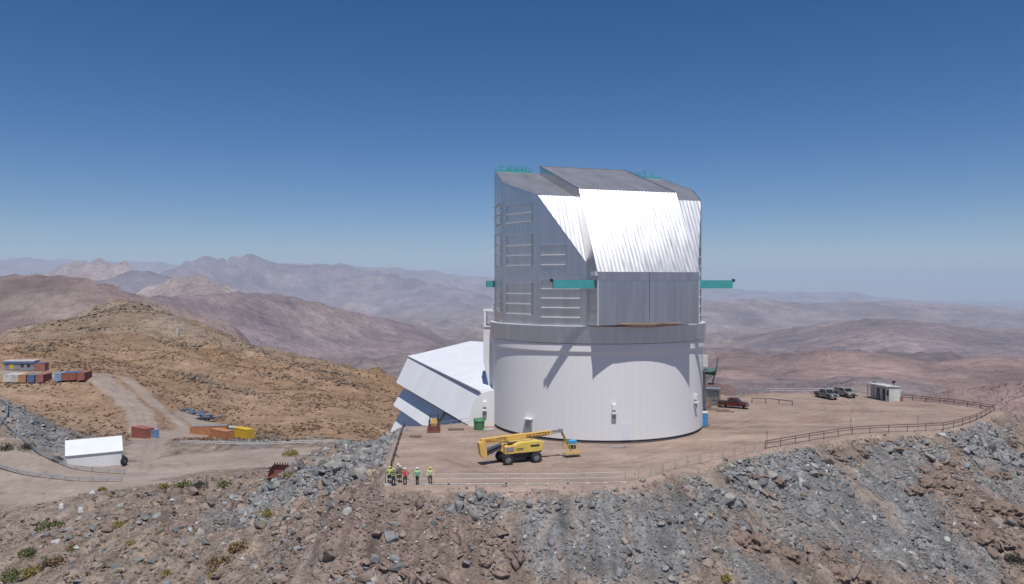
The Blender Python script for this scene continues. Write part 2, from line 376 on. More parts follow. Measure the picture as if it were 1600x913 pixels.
# far country: ridges as (distance, half width, crest line in photo terms, tint)
RIDGES = [
    (40000, 9000, [(-300, 404), (0, 403), (35, 400.5), (80, 404), (150, 407), (260, 409), (430, 411), (540, 411), (560, 416), (640, 418), (690, 424), (740, 431), (800, 433), (950, 440), (1095, 447), (1200, 455), (1260, 455), (1300, 453), (1330, 454), (1350, 458), (1400, 467), (1480, 473), (1600, 480), (1900, 484)], (0.24, 0.19, 0.20)),
    (25000, 5000, [(150, 450), (240, 430), (290, 407), (330, 396), (352, 403), (385, 392.5), (415, 403), (470, 410), (525, 410), (600, 424), (700, 445), (800, 470)], (0.21, 0.165, 0.175)),
    (18500, 3300, [(20, 450), (60, 430), (100, 412), (140, 402), (175, 402), (205, 409), (260, 432), (300, 450)], (0.40, 0.32, 0.28)),
    (14000, 2600, [(80, 450), (130, 436), (170, 430), (215, 420), (255, 427), (310, 445)], (0.20, 0.17, 0.18)),
    (10500, 1900, [(180, 470), (220, 452), (250, 440), (275, 431), (300, 427.5), (325, 431), (350, 444), (390, 458), (430, 470)], (0.42, 0.34, 0.28)),
    (7500, 2000, [(150, 480), (230, 461), (300, 461), (370, 455), (440, 459), (500, 472), (560, 488), (640, 505), (700, 525)], (0.25, 0.19, 0.19)),
    (4200, 1700, [(-600, 440), (-200, 432), (0, 428), (60, 428), (120, 431), (170, 442), (210, 457), (260, 473), (320, 492), (400, 520)], (0.27, 0.20, 0.175)),
    (19000, 4000, [(900, 500), (1095, 470), (1180, 466), (1260, 474), (1330, 470), (1420, 470), (1520, 477), (1620, 490), (1800, 492)], (0.24, 0.19, 0.19)),
    (10000, 2600, [(1100, 545), (1220, 515), (1320, 500), (1400, 496), (1460, 504), (1540, 514), (1640, 512), (1800, 520)], (0.22, 0.175, 0.18)),
    (5200, 1300, [(1040, 570), (1130, 548), (1200, 556), (1290, 545), (1370, 552), (1450, 566), (1560, 556), (1700, 560)], (0.30, 0.21, 0.18)),
    (1350, 480, [(1370, 655), (1430, 618), (1490, 607), (1545, 601), (1600, 592), (1700, 586), (1850, 590)], (0.275, 0.20, 0.178)),
    (2400, 480, [(1020, 650), (1070, 618), (1095, 605), (1115, 597), (1140, 603), (1175, 624), (1220, 650)], (0.30, 0.195, 0.165)),
]
_br = np.log(np.array([5, 300, 700, 1500, 3000, 6000, 10000, 20000, 40000, 80000.0])); _bz = np.array([-100, -170, -215, -270, -370, -570, -730, -960, -1160, -1350.0])
def far_h(x, y):
    r = np.sqrt(x * x + y * y) + 1e-6
    base = np.interp(np.log(r), _br, _bz)
    phi = np.arctan2(x, y)
    front = np.abs(phi) < R_(75)
    p = 800 + F * np.tan(np.where(front, phi, 0.0))
    dep = r * np.cos(np.where(front, phi, 0.0))
    wob = fbm(x / 5200.0, y / 5200.0, 4, 11)
    amp = np.interp(np.log(r), np.log([600, 1500, 5000, 12000, 40000]), [14, 70, 190, 270, 420])
    rn = ridged(x / 3300.0, y / 3300.0, 6, 21, 0.52) - 1.05
    rn2 = ridged(x / 1100.0, y / 1100.0, 5, 31, 0.55) - 1.0
    h = base + amp * (0.55 * rn + 0.25 * wob) + amp * 0.32 * rn2 * np.clip(16000 / r, 0, 1)
    tint = np.zeros(x.shape + (3,)); tint[...] = (0.255, 0.20, 0.188)
    tw = np.zeros(x.shape)
    for r0, w, pts, tc in RIDGES:
        xs = [q[0] for q in pts]; ys = [q[1] for q in pts]
        yt = np.interp(p, xs, ys)
        r0e = r0 * (1 + 0.10 * np.sin(p / 190.0 + r0) + 0.05 * wob)
        zt = CZ + (HY - yt) * (r0e * np.cos(np.where(front, phi, 0))) / F
        d = np.abs(r - r0e) / (w * (1 + 0.25 * wob))
        prof = np.clip(1 - d, 0, 1) ** 1.15
        edge = sstep(xs[0] - 60, xs[0] + 40, p) * (1 - sstep(xs[-1] - 40, xs[-1] + 60, p)) * front
        det = 1 + (1 - prof) * 0.55 * rn
        rel = np.clip(zt - base, 0, None)
        cand = base + rel * prof * edge * np.clip(det, 0.3, 1.5) + 0.018 * r0 * 0.5 * rn2 * prof * (1 - prof) * edge
        hit = cand > h
        k = sstep(0.0, 0.35, prof) * edge * hit
        tint = tint * (1 - k[..., None]) + np.array(tc) * k[..., None]
        h = np.maximum(h, cand)
    # country behind the camera: ordinary ranges so the metal mirrors land, not void
    back = np.clip((np.abs(phi) - R_(70)) / R_(15), 0, 1)
    h = h + back * np.clip(r - 2500, 0, 12000) * 0.05 * (0.9 + 0.5 * wob)
    n1 = fbm(x / 900.0, y / 900.0, 5, 41); n2 = fbm(x / 2600.0, y / 2600.0, 4, 47)
    v = 1 + 0.30 * n1 + 0.22 * n2
    tint = tint * np.clip(v, 0.55, 1.6)[..., None]
    pale = sstep(0.30, 0.62, fbm(x / 1500.0, y / 700.0, 4, 53))[..., None]
    tint = tint * (1 - 0.45 * pale) + np.array((0.42, 0.35, 0.29)) * 0.45 * pale
    pk = sstep(0.15, 0.6, fbm(x / 2100.0, y / 2100.0, 3, 61))[..., None]
    tint = tint * (1 - 0.5 * pk) + np.array((0.29, 0.205, 0.185)) * 0.5 * pk
    return h, np.clip(tint * np.array((1.25, 1.18, 1.18)), 0, 0.6)

def near_h(x, y, detail=True):
    d = pad_sd(x, y)
    b = rbf(x, y)
    rd = road_sd(x, y)
    rough = sstep(0.5, 6.0, rd) * sstep(0.6, 5.0, d)
    slope = 0.70 + 0.06 * perlin(x / 21.0, y / 21.0, 5)
    e = -slope * np.clip(d, 0, None) - 0.05
    k = 1.2
    hmx = np.clip(0.5 + 0.5 * (b - e) / k, 0, 1)
    h = e * (1 - hmx) + b * hmx + k * hmx * (1 - hmx) * np.clip(d, 0, 1)      # smooth maximum
    h = np.where(d <= 0, 0.0, h)
    if detail:
        far = sstep(120, 220, y)
        n = 1.5 * fbm(x / 13.0, y / 13.0, 3, 2) + 0.55 * fbm(x / 3.6, y / 3.6, 4, 8) + 0.8 * (ridged(x / 9.0, y / 9.0, 4, 14) - 1.0)
        nf = 3.0 * (ridged(x / 60.0, y / 60.0, 5, 71) - 1.0) + 1.2 * fbm(x / 18.0, y / 18.0, 4, 73)
        h = h + rough * (n * (1 - far) * 0.75 + nf * far * sstep(230, 320, y))
        h = h + (d <= 0) * 0.03 * fbm(x / 4.0, y / 4.0, 3, 77)
    return h
def ground_h(x, y):
    x = np.asarray(x, dtype=float); y = np.asarray(y, dtype=float)
    r = np.sqrt(x * x + y * y)
    a = near_h(x, y)
    if np.all(r < 560): return a
    b, _ = far_h(x, y)
    t = sstep(560, 900, r); return a * (1 - t) + b * t
def Hz(x, y): return float(ground_h(np.array([x]), np.array([y]))[0])

def march(px, py, y0=58.0, y1=420.0):
    Ys = np.concatenate([np.arange(y0, 130, 0.12), np.arange(130, y1, 0.6)]); xs = (px - 800) / F * Ys; zs = CZ - (py - HY) / F * Ys
    hit = near_h(xs, Ys) > zs
    if not hit.any(): return None
    i = int(np.argmax(hit)); return float(xs[i]), float(Ys[i]), float(zs[i])
def blobs(px, py, L):
    s = np.zeros(np.shape(px))
    for (bx, by, rx, ry, ang, w) in L:
        c, q = math.cos(R_(ang)), math.sin(R_(ang)); dx = px - bx; dy = py - by
        u = (dx * c + dy * q) / rx; v = (-dx * q + dy * c) / ry
        s = np.maximum(s, w * np.clip(1.25 - (u * u + v * v), 0, 1))
    return np.clip(s, 0, 1)
# where which stone lies on the foreground slope
GREY_BIG = [(570, 705, 60, 32, -25, 1), (520, 735, 90, 30, -22, 1), (440, 775, 85, 28, -32, 0.9), (760, 790, 60, 22, 0, 0.8), (1200, 740, 95, 38, -8, 1), (1130, 770, 60, 24, 20, 0.6), (1540, 690, 75, 26, 28, 1), (1430, 700, 60, 14, 8, 0.6)]
GREY_FINE = [(960, 840, 160, 85, 0, 1), (860, 830, 55, 90, 0, 1), (1090, 800, 80, 45, 20, 0.8), (1320, 790, 190, 50, 38, 1), (1450, 830, 170, 42, 42, 1), (1230, 800, 90, 40, 30, 0.9), (1180, 895, 70, 25, 30, 0.8), (1400, 730, 70, 35, 35, 0.8), (340, 820, 70, 20, -30, 0.4), (60, 670, 85, 32, 35, 1), (390, 690, 50, 10, 0, 0.9), (1560, 740, 60, 40, 35, 0.7), (400, 800, 50, 22, -35, 0.6)]
BROWN = [(620, 850, 200, 75, 0, 1), (1330, 712, 45, 20, -5, 1), (1455, 745, 50, 26, 15, 1), (1545, 800, 75, 60, 40, 1), (1190, 850, 75, 26, 25, 1), (1330, 885, 120, 30, 20, 0.9), (1480, 760, 40, 50, 35, 0.7), (300, 800, 90, 40, 0, 0.6), (560, 780, 70, 30, 0, 0.7)]
SAND = [(1345, 765, 85, 16, 42, 1), (1100, 745, 70, 14, 30, 1), (1190, 790, 60, 10, 38, 0.7), (700, 770, 100, 9, 0, 1), (880, 770, 120, 8, 0, 1), (80, 790, 90, 22, -8, 0.8), (860, 810, 9, 110, 4, 0.5), (890, 840, 9, 90, 2, 0.6)]

TRACKS = [[G(660, 735), G(760, 742), G(860, 735), G(960, 722), G(1040, 700), G(1120, 672), G(1190, 645)], [G(640, 700), G(700, 715), G(770, 740), G(900, 742)], [G(1110, 680), G(1200, 672), G(1310, 658), G(1420, 648), G(1480, 650)],
          [G(1180, 650), G(1260, 640), G(1340, 638), G(1400, 648), G(1450, 662)], [G(1290, 628), G(1300, 640), G(1250, 655), G(1150, 668), G(1100, 690)], [G(1325, 625), G(1345, 640), G(1330, 655), G(1230, 668)], [G(880, 728), G(990, 728), G(1080, 708), G(1180, 690), G(1300, 668)],
          [G(0, 746, -13), G(100, 747, -13), G(200, 739, -13), G(300, 720, -13), G(400, 713, -13), G(520, 710, -13)], [G(30, 752, -13), G(150, 748, -13), G(260, 733, -13), G(400, 722, -13)], [G(225, 735, -13), G(235, 700, -13), P3(240, 684, 188), P3(222, 655, 204), P3(212, 632, 218), P3(190, 606, 230), P3(150, 586, 240)]]
def track_mask(x, y):
    m = np.zeros(np.shape(x)); wob = 0.35 * perlin(x / 7.0, y / 7.0, 181)
    for pts in TRACKS:
        d = np.full(np.shape(x), 1e9)
        for a, b in zip(pts[:-1], pts[1:]):
            ex, ey = b[0] - a[0], b[1] - a[1]; t = np.clip(((x - a[0]) * ex + (y - a[1]) * ey) / (ex * ex + ey * ey + 1e-9), 0, 1)
            d = np.minimum(d, np.hypot(x - a[0] - t * ex, y - a[1] - t * ey))
        m = np.maximum(m, np.exp(-((d + wob - 0.9) / 0.26) ** 2))
    return m * np.clip(0.6 + 0.9 * fbm(x / 6.0, y / 6.0, 3, 187), 0, 1)
def near_col(x, y, z):
    yy = np.clip(y, 5, None); px = 800 + F * x / yy; py = HY + F * (CZ - z) / yy
    wob = 26 * fbm(x / 4.0, y / 4.0, 3, 91); px2 = px + wob; py2 = py + 0.6 * 26 * fbm(x / 4.0, y / 4.0, 3, 95)
    c = np.zeros(np.shape(x) + (3,)); c[...] = (0.278, 0.216, 0.172)
    def mixc(k, col):
        nonlocal c
        k = k[..., None]; c = c * (1 - k) + np.array(col) * k
    ok = (y > 40) & (y < 175)
    mixc(blobs(px2, py2, BROWN) * ok * 0.95, (0.24, 0.178, 0.145))
    mixc(blobs(px2, py2, GREY_BIG) * ok * 0.9, (0.23, 0.226, 0.222))
    mixc(blobs(px2, py2, GREY_FINE) * ok * 0.95, (0.222, 0.22, 0.217))
    mixc(blobs(px2, py2, SAND) * ok * 0.85, (0.31, 0.245, 0.20))
    q1, q2 = np.where(x > 24, 0.84, 1.0), np.where(x > 24, 0.54, 0.0)
    st = fbm((x * q1 + y * q2) / 1.3, (y * q1 - x * q2) / 15.0, 4, 161) * ok      # spill streaks running down the slope
    c = c * np.clip(1 + 0.34 * st, 0.6, 1.5)[..., None]
    mixc(sstep(0.25, 0.7, fbm((x * q1 + y * q2) / 2.4, (y * q1 - x * q2) / 22.0, 3, 167)) * ok * 0.55, (0.29, 0.235, 0.195))
    # hill: dry ochre soil with grassy patches
    hill = sstep(170, 215, y) * (1 - sstep(-60, 60, x - 40))
    n = fbm(x / 38.0, y / 38.0, 4, 101)
    hc = np.array((0.315, 0.205, 0.13)) + n[..., None] * np.array((0.05, 0.04, 0.035))
    up = sstep(330, 420, y)
    hc = hc * (1 - up[..., None]) + (np.array((0.275, 0.205, 0.15)) + n[..., None] * 0.05) * up[..., None]
    k = hill[..., None]; c = c * (1 - k) + hc * k
    d = pad_sd(x, y); pad = 1 - sstep(-0.3, 1.6, d + 0.8 * fbm(x / 2.2, y / 2.2, 3, 111))
    pc = np.array((0.335, 0.25, 0.20)) + fbm(x / 15.0, y / 5.0, 4, 113)[..., None] * np.array((0.022, 0.020, 0.018))
    red = sstep(0.25, 0.6, fbm(x / 9.0, y / 3.0, 4, 117)) * sstep(18, 26, x + 0.0 * y)
    pc = pc * (1 - 0.5 * red[..., None]) + np.array((0.30, 0.185, 0.135)) * 0.5 * red[..., None]
    c = c * (1 - pad[..., None]) + pc * pad[..., None]
    rd = road_sd(x, y); rk = 1 - sstep(-0.8, 1.2, rd + 0.9 * fbm(x / 5.0, y / 5.0, 3, 121))
    rc = np.array((0.33, 0.265, 0.22)) + fbm(x / 22.0, y / 4.0, 4, 123)[..., None] * 0.03
    rk = rk * (d > 3); c = c * (1 - rk[..., None]) + rc * rk[..., None]
    tk = track_mask(x, y) * ((pad > 0.5) | (rk > 0.5)); c = c * (1 - 0.20 * tk[..., None])
    return np.clip(c, 0.02, 0.9)

# one sheet: rings about the origin, finest where the near slope is
az_f = np.linspace(-40, 40, 600); az_b = np.linspace(40, 320, 92)[1:-1]
az = np.radians(np.concatenate([az_f, az_b])); NA = len(az)
rr = np.concatenate([np.linspace(4, 60, 16)[:-1], np.arange(60, 132, 0.42), 132 * np.exp(np.linspace(0, math.log(620 / 132), 170))[1:], 620 * np.exp(np.linspace(0, math.log(75000 / 620), 270))[1:]])
NR = len(rr)
AZ, RR = np.meshgrid(az, rr); X = RR * np.sin(AZ); Yg = RR * np.cos(AZ)
Z = np.zeros_like(X); C = np.zeros(X.shape + (3,))
ni = int(np.searchsorted(rr, 905)); fi = int(np.searchsorted(rr, 555))
Z[:ni] = near_h(X[:ni], Yg[:ni]); C[:ni] = near_col(X[:ni], Yg[:ni], Z[:ni])
hf, tf = far_h(X[fi:], Yg[fi:])
t_ = sstep(560, 900, RR[fi:]); Z[fi:] = Z[fi:] * (1 - t_) + hf * t_; C[fi:] = C[fi:] * (1 - t_[..., None]) + tf * t_[..., None]
V = np.stack([X, Yg, Z], -1).reshape(-1, 3); Cf = C.reshape(-1, 3)
ii, jj = np.meshgrid(np.arange(NR - 1), np.arange(NA), indexing='ij')
j2 = (jj + 1) % NA
Q = np.stack([ii * NA + jj, ii * NA + j2, (ii + 1) * NA + j2, (ii + 1) * NA + jj], -1).reshape(-1, 4)[:, ::-1]
ctr = V[Q].mean(1); cr = np.hypot(ctr[:, 0], ctr[:, 1])
fp = pad_sd(ctr[:, 0], ctr[:, 1]) + 0.5 * fbm(ctr[:, 0] / 2.2, ctr[:, 1] / 2.2, 3, 111) < 0.3
fr = (road_sd(ctr[:, 0], ctr[:, 1]) + 0.7 * fbm(ctr[:, 0] / 5.0, ctr[:, 1] / 5.0, 3, 121) < 0) & ~fp & (cr < 400)
ff = cr > 700
fh = ~ff & ~fp & ~fr & (ctr[:, 1] > 168) & (ctr[:, 0] < 60)
fs_ = ~(ff | fp | fr | fh)
def sub_sheet(name, sel, m):
    q = Q[sel]; used, inv = np.unique(q, return_inverse=True)
    me = np_mesh(name, V[used], inv.reshape(q.shape), m, True, Cf[used])
    o = link(name, me); tag(o, kind='structure'); return o
gravel_pad = sub_sheet('gravel_pad', fp, M['pad'])
dirt_road = sub_sheet('dirt_road', fr, M['road'])
mountains = sub_sheet('mountains', ff, M['far'])
hill = sub_sheet('hill', fh, M['hill'])
rocky_slope = sub_sheet('rocky_slope', fs_, M['slope'])

# ------------------------------------------------------------------ observatory: white drum
CX, CY_, DROT = 12.53, 114.3, R_(17)
base = thing('observatory_base', 'white ribbed cylindrical drum building carrying the silver telescope dome', 'observatory', (CX, CY_, 0), DROT)
RC = 15.4
def drum(r0, z0, z1, n=128, caps=False, r1=None):
    b = MB(); r1 = r1 or r0; P = []
    for r, z in ((r0, z0), (r1, z1)):
        for i in range(n): t = 2 * math.pi * i / n; P.append((r * math.cos(t), r * math.sin(t), z))
    fs = [(i, (i + 1) % n, n + (i + 1) % n, n + i) for i in range(n)]
    if caps: fs += [tuple(range(n - 1, -1, -1)), tuple(range(n, 2 * n))]
    b.add(P, fs); return b
drum(RC - 0.10, -0.4, 0.46, caps=True).build('plinth', M['plinth'], base, True)
drum(RC - 0.03, 0.44, 12.6, caps=True).build('core_wall', M['white'], base, True)
# cladding: one curved sheet per bay with folded edges, 96 bays
NB = 96; step = 2 * math.pi / NB
def clad_mesh():
    b = MB(); z0, z1 = 0.42, 11.95; half = step / 2 - 0.00025; k = 4
    prof = [(-half + 2 * half * i / k, RC) for i in range(k + 1)]
    P = []
    for z in (z0, z1):
        for a, r in prof: P.append((r * math.sin(a), -r * math.cos(a), z))
    n = len(prof); b.add(P, [(i, i + 1, n + i + 1, n + i) for i in range(n - 1)])
    return b
first = clad_mesh().build('cladding_sheet', M['white'], base, True)
for i in range(1, NB):
    c = first.copy(); COL.objects.link(c); c.rotation_euler = (0, 0, i * step)
# proud white band under the rotating ring
band = drum(RC + 0.27, 11.86, 12.84); 
nb = 128
band.build('upper_band', M['white'], base, True)
def annulus(r0, r1, z, up=True, n=128):
    b = MB(); P = []
    for r in (r0, r1):
        for i in range(n): t = 2 * math.pi * i / n; P.append((r * math.cos(t), r * math.sin(t), z))
    fs = [(i, (i + 1) % n, n + (i + 1) % n, n + i) for i in range(n)]
    if up: fs = [tuple(reversed(f)) for f in fs]
    b.add(P, fs); return b
annulus(RC - 0.12, RC + 0.27, 11.862, False).build('band_soffit', M['white'], base)
# fixtures on the drum: (angle right of the local front, height)
def on_drum(a, r, z): return (r * math.sin(a), -r * math.cos(a), z)
def drum_frame(a): return Matrix.Rotation(a, 3, 'Z')
def wall_lamp(a, z0, parent=base):
    q = drum_frame(a)
    def L(x, y, z): p = q @ Vector((x, y - RC, z)); return (p.x, p.y, p.z)
    b = MB(); b.box(L(0, -0.22, z0 + 1.55), (0.5, 0.42, 0.75), 0, q); b.box(L(0, -0.30, z0 + 0.80), (0.62, 0.58, 0.26), 0, q)
    o = b.build('wall_vent_hood', M['white'], parent, bevel=0.03)
    b = MB(); b.box(L(0, -0.12, z0 + 1.08), (0.42, 0.22, 0.26), 0, q); b.box(L(0, -0.16, z0 + 0.33), (0.40, 0.30, 0.66), 0, q)
    b.build('grille', M['greyMetal'], o)
a_l = math.asin((938 - 933) / 164.0) - DROT
wall_lamp(R_(2.2) - DROT, 3.2)
wall_lamp(R_(54) - DROT, 3.6)
# steel door with a small hood near the lift
aD = R_(-41.5) - DROT; q = drum_frame(aD)
def LD(x, y, z): p = q @ Vector((x, y - RC, z)); return (p.x, p.y, p.z)
b = MB(); b.box(LD(0, -0.10, 1.32), (1.0, 0.28, 2.3), 0, q); dr = b.build('door', M['greyMetal'], base)
b = MB(); b.box(LD(0, -0.28, 2.58), (1.25, 0.65, 0.12), 0, q); b.build('hood', M['white'], dr)
b = MB(); b.box(LD(0.36, -0.27, 1.2), (0.06, 0.08, 0.2), 0, q); b.build('handle', M['black'], dr)
# thin pale panel painted in for sunlight bounced onto the drum front
aD2 = R_(8.2) - DROT; q2 = drum_frame(aD2)
p = q2 @ Vector((0, -RC - 0.012, 1.55)); b = MB(); b.box(p, (1.2, 0.06, 2.2), 0, q2); b.build('sunlight_patch', M['white2'], base)

# side stair bay on the left of the drum
bay = thing('stair_bay', 'white cantilevered stair bay with open rail frame on the left side of the drum', 'stair bay', (-1.9, 118.0, 0), 0)
b = MB(); b.prism([(2.6, 4.2), (2.6, 14.1), (-2.4, 14.1), (-2.4, 9.0), (-1.5, 4.8), (-0.9, 4.2)], 'y', -2.6, 2.4); b.build('shaft', M['white'], bay, bevel=0.05)
b = MB()
b.box((0.2, -0.1, 14.2), (5.0, 5.3, 0.16)); b.build('deck', M['white2'], bay)
for x in (-2.15, 0.1):
    for y in (-2.5, 2.3):
        b = MB(); b.box((x, y, 15.4), (0.34, 0.34, 2.3)); b.build('post', M['white'], bay)
b = MB(); b.box((-1.0, -0.1, 16.6), (2.9, 5.2, 0.22)); b.build('canopy', M['white'], bay)
b = MB(); b.box((0.1, -0.1, 15.3), (0.1, 4.4, 1.9)); b.build('back_panel', M['greyMetal'], bay)
b = MB(); b.box((-0.3, -0.1, 17.4), (1.6, 3.0, 0.12)); b.bar((-1.1, -1.5, 16.7), (-1.1, -1.5, 17.4), 0.1); b.bar((-1.1, 1.3, 16.7), (-1.1, 1.3, 17.4), 0.1); b.build('upper_tray', M['white'], bay)

# green access platform and conduit on the right of the drum
aP = R_(76) - DROT; q = drum_frame(aP)
plat = thing('access_platform', 'dark green steel access platform hung high on the right side of the drum', 'platform', (CX, CY_, 0), DROT)
def LP(x, y, z): p = q @ Vector((x, y - RC, z)); return (p.x, p.y, p.z)
b = MB(); b.box(LP(0, -1.05, 8.2), (3.6, 1.7, 0.22), 0, q); b.box(LP(0, -1.05, 7.75), (3.4, 1.5, 0.12), 0, q); b.build('deck', M['green'], plat)
for x in (-1.7, 0.0, 1.7):
    for y in (-1.85,):
        b = MB(); b.bar(LP(x, y, 8.3), LP(x, y - 0.25, 10.0), 0.07); b.build('post', M['green'], plat)
for z in (8.9, 9.6):
    b = MB(); b.bar(LP(-1.7, -1.95, z), LP(1.7, -1.95, z), 0.06); b.build('rail', M['green'], plat)
for x in (-0.7, 0.4, 1.3):
    b = MB(); b.bar(LP(x, -1.8, 8.0), LP(x * 0.7, -1.3, 6.3), 0.08); b.build('hanger', M['green'], plat)
for z, k in ((7.4, 0.9), (6.8, 0.8), (6.3, 0.7)):
    b = MB(); b.bar(LP(-0.7 * k, -1.55, z), LP(1.3 * k, -1.55, z), 0.07); b.build('rung', M['green'], plat)
b = MB(); b.box(LP(0.2, -1.1, 6.25), (1.5, 0.9, 0.1), 0, q); b.build('lower_deck', M['green'], plat)
for x in (-1.6, 1.6):
    b = MB(); b.bar(LP(x, -1.8, 8.1), LP(x, -0.05, 6.4), 0.1); b.build('brace', M['green'], plat)
b = MB(); b.box(LP(-0.6, -0.35, 9.6), (1.0, 0.7, 1.6), 0, q); b.build('cabinet', M['whitePaint'], plat)
aC = R_(79) - DROT; qc = drum_frame(aC)
cond = thing('wall_conduit', 'grey vertical cable duct running down the right edge of the drum', 'duct', (CX, CY_, 0), DROT)
def LC(x, y, z): p = qc @ Vector((x, y - RC, z)); return (p.x, p.y, p.z)
b = MB(); b.box(LC(0, -0.22, 4.2), (0.8, 0.42, 7.6), 0, qc); b.build('duct', M['greyMetal'], cond)
for z in (1.2, 3.2, 5.2, 7.2):
    b = MB(); b.box(LC(0, -0.24, z), (0.95, 0.5, 0.12), 0, qc); b.build('bracket', M['greyMetal'], cond)

# ------------------------------------------------------------------ observatory: rotating silver dome
dome = thing('telescope_dome', 'silver faceted telescope dome with closed ribbed shutter doors on the white drum', 'dome', (CX, CY_, 0), DROT)
RD, PV = 15.2, 17.1
def vtx(a): return (RD * math.sin(R_(a)), -RD * math.cos(R_(a)))
def vof(y): return y + PV
A1, A2, A3, A4, A5, A6 = 24.5, 54.0, 83.5, 113.5, 144.0, 174.0
v55 = vof(vtx(A2)[1]); v115 = vof(vtx(A4)[1]); v25 = vof(vtx(A1)[1])
K1 = (32.4 - 22.0) / (v55 - v25); K2 = (37.6 - 32.4) / (v115 - v55); K3 = -0.2
def topz(v):
    if v <= v55: return 22.0 + (v - v25) * K1
    if v <= v115: return 32.4 + (v - v55) * K2
    return 37.6 + (v - v115) * K3
ANG = [A1, A2, A3, A4, A5, A6]
ring = drum(15.8, 12.9, 15.1); ring.build('ring', M['ring'], dome, True)
o = annulus(14.3, 15.8, 15.1).build('ring_ledge', M['trim'], dome)
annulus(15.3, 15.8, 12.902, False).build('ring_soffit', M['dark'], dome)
def facet(a0, a1):
    """ribbed wall sheet between two corner angles (a0 left of a1 seen from outside)"""
    p0 = Vector((*vtx(a0), 0)); p1 = Vector((*vtx(a1), 0)); d = p1 - p0; L = d.length; t = d / L
    nrm = Vector((t.y, -t.x, 0)); b = MB(); n = max(2, int(round(L / 0.98)))
    S = []
    for i in range(n + 1):
        s = L * i / n
        if i in (0, n): S.append((s, 0.0))
        else: S += [(s - 0.03, 0.0), (s - 0.015, 0.022), (s + 0.015, 0.022), (s + 0.03, 0.0)]
    P = []
    for zi in (0, 1):
        for s, off in S:
            q_ = p0 + t * s + nrm * off
            P.append((q_.x, q_.y, 15.05 if zi == 0 else topz(vof((p0 + t * s).y))))
    m = len(S); b.add(P, [(i, i + 1, m + i + 1, m + i) for i in range(m - 1)])
    return b.build('wall_sheet', M['metal'], dome), p0, t, nrm, L
fac = {}
for a0, a1 in zip(ANG[:-1], ANG[1:]):
    fac[(-a1, -a0)] = facet(-a1, -a0); fac[(a0, a1)] = facet(a0, a1)
facet(A6, 360 - A6); facet(-A1, A1)
# bright corner beads
for a in (A1, A2, A3, A4):
    for s in (-1, 1):
        x, y = vtx(a * s); b = MB(); b.cyl((x * 1.001, y * 1.001, 15.1), (x * 1.001, y * 1.001, topz(vof(y)) - 0.02), 0.05, n=6); b.build('corner_bead', M['metal'], dome)
# roof sheets of the body
def roof_poly(pts, name, m):
    b = MB(); b.add([(x, y, topz(vof(y)) + 0.0) for x, y in pts], [tuple(range(len(pts)))]); return b.build(name, m, dome)
def ribbed(x0, x1, path, pitch, h, name, m, parent, w=0.05, edge=None):
    """ribbed sheet: x from x0 to x1 across, path [(y, z)] along; edge(x) trims nothing"""
    b = MB(); n = max(1, int(round(abs(x1 - x0) / pitch))) * 8; S = []
    for i in range(n + 1): S.append((x0 + (x1 - x0) * i / n, h * 0.5 * (1 - math.cos(2 * math.pi * i / 8))))
    P = []; rows = len(path)
    for k, (y, z) in enumerate(path):
        a = path[max(0, k - 1)]; c = path[min(rows - 1, k + 1)]
        dy, dz = c[0] - a[0], c[1] - a[1]; l = math.hypot(dy, dz); ny, nz = -dz / l, dy / l
        for x, off in S: P.append((x, y + ny * off, z + nz * off))
    m_ = len(S)
    b.add(P, [(r * m_ + i, r * m_ + i + 1, (r + 1) * m_ + i + 1, (r + 1) * m_ + i) for r in range(rows - 1) for i in range(m_ - 1)])
    return b.build(name, m, parent, True)
# sloping cheeks either side of the shutter, in ribbed sheets clipped to the corner line
for s in (-1, 1):
    b = MB(); x25, y25 = vtx(A1); x55, y55 = vtx(A2)
    xs = [6.2]; 
    while xs[-1] < x55 - 0.01: xs.append(min(x55, xs[-1] + 0.45))
    xc = x25 if s < 0 else 8.9          # the right cheek carries a fairing out past the corner
    def ybot(x): return y25 if x <= xc else y25 + (y55 - y25) * (x - xc) / (x55 - xc)
    S = []
    nw = int((x55 - 6.2) / 0.55) * 8
    S = [(6.2 + (x55 - 6.2) * i / nw, 0.010 * (1 - math.cos(2 * math.pi * i / 8))) for i in range(nw + 1)]
    ny, nz = -K1 / math.hypot(K1, 1), 1 / math.hypot(K1, 1)
    P = []
    for x, off in S:
        yb = ybot(x); P.append((s * x, yb + ny * off, topz(vof(yb)) + nz * off))
    for x, off in S: P.append((s * x, y55 + ny * off, 32.4 + nz * off))
    m_ = len(S); fcs = [(i, i + 1, m_ + i + 1, m_ + i) for i in range(m_ - 1)]
    if s < 0: fcs = [tuple(reversed(f)) for f in fcs]
    b.add(P, fcs); b.build('slope_sheet', M['cheek'], dome, True)
    if s > 0:
        A = [Vector((x25, y25, 22.0)), Vector((xc, y25, 22.0)), Vector((x55, y55, 32.4))]; nv = Vector((0, ny, nz)); b = MB()
        b.add([p - nv * 0.02 for p in A] + [p - nv * 0.45 for p in A], [(0, 1, 2), (5, 4, 3), (0, 3, 4, 1), (1, 4, 5, 2), (2, 5, 3, 0)]); b.build('fairing', M['metal'], dome)
roof_poly([vtx(-A2), vtx(A2), vtx(A3), vtx(A4), vtx(-A4), vtx(-A3)], 'roof_sheet', M['roofmetal'])
roof_poly([vtx(-A4), vtx(A4), vtx(A5), vtx(A6), vtx(-A6), vtx(-A5)], 'roof_sheet', M['roofmetal'])
# edge flashing along the eaves seen against the light
for s in (-1, 1):
    for a0, a1 in ((A1, A2), (A2, A3), (A3, A4)):
        if s > 0 and a0 == A1: continue      # the fairing covers that edge
        x0, y0 = vtx(a0 * s); x1, y1 = vtx(a1 * s)
        b = MB(); b.bar((x0, y0, topz(vof(y0))), (x1, y1, topz(vof(y1))), 0.12, 0.10); b.build('eave_flashing', M['metal'], dome)
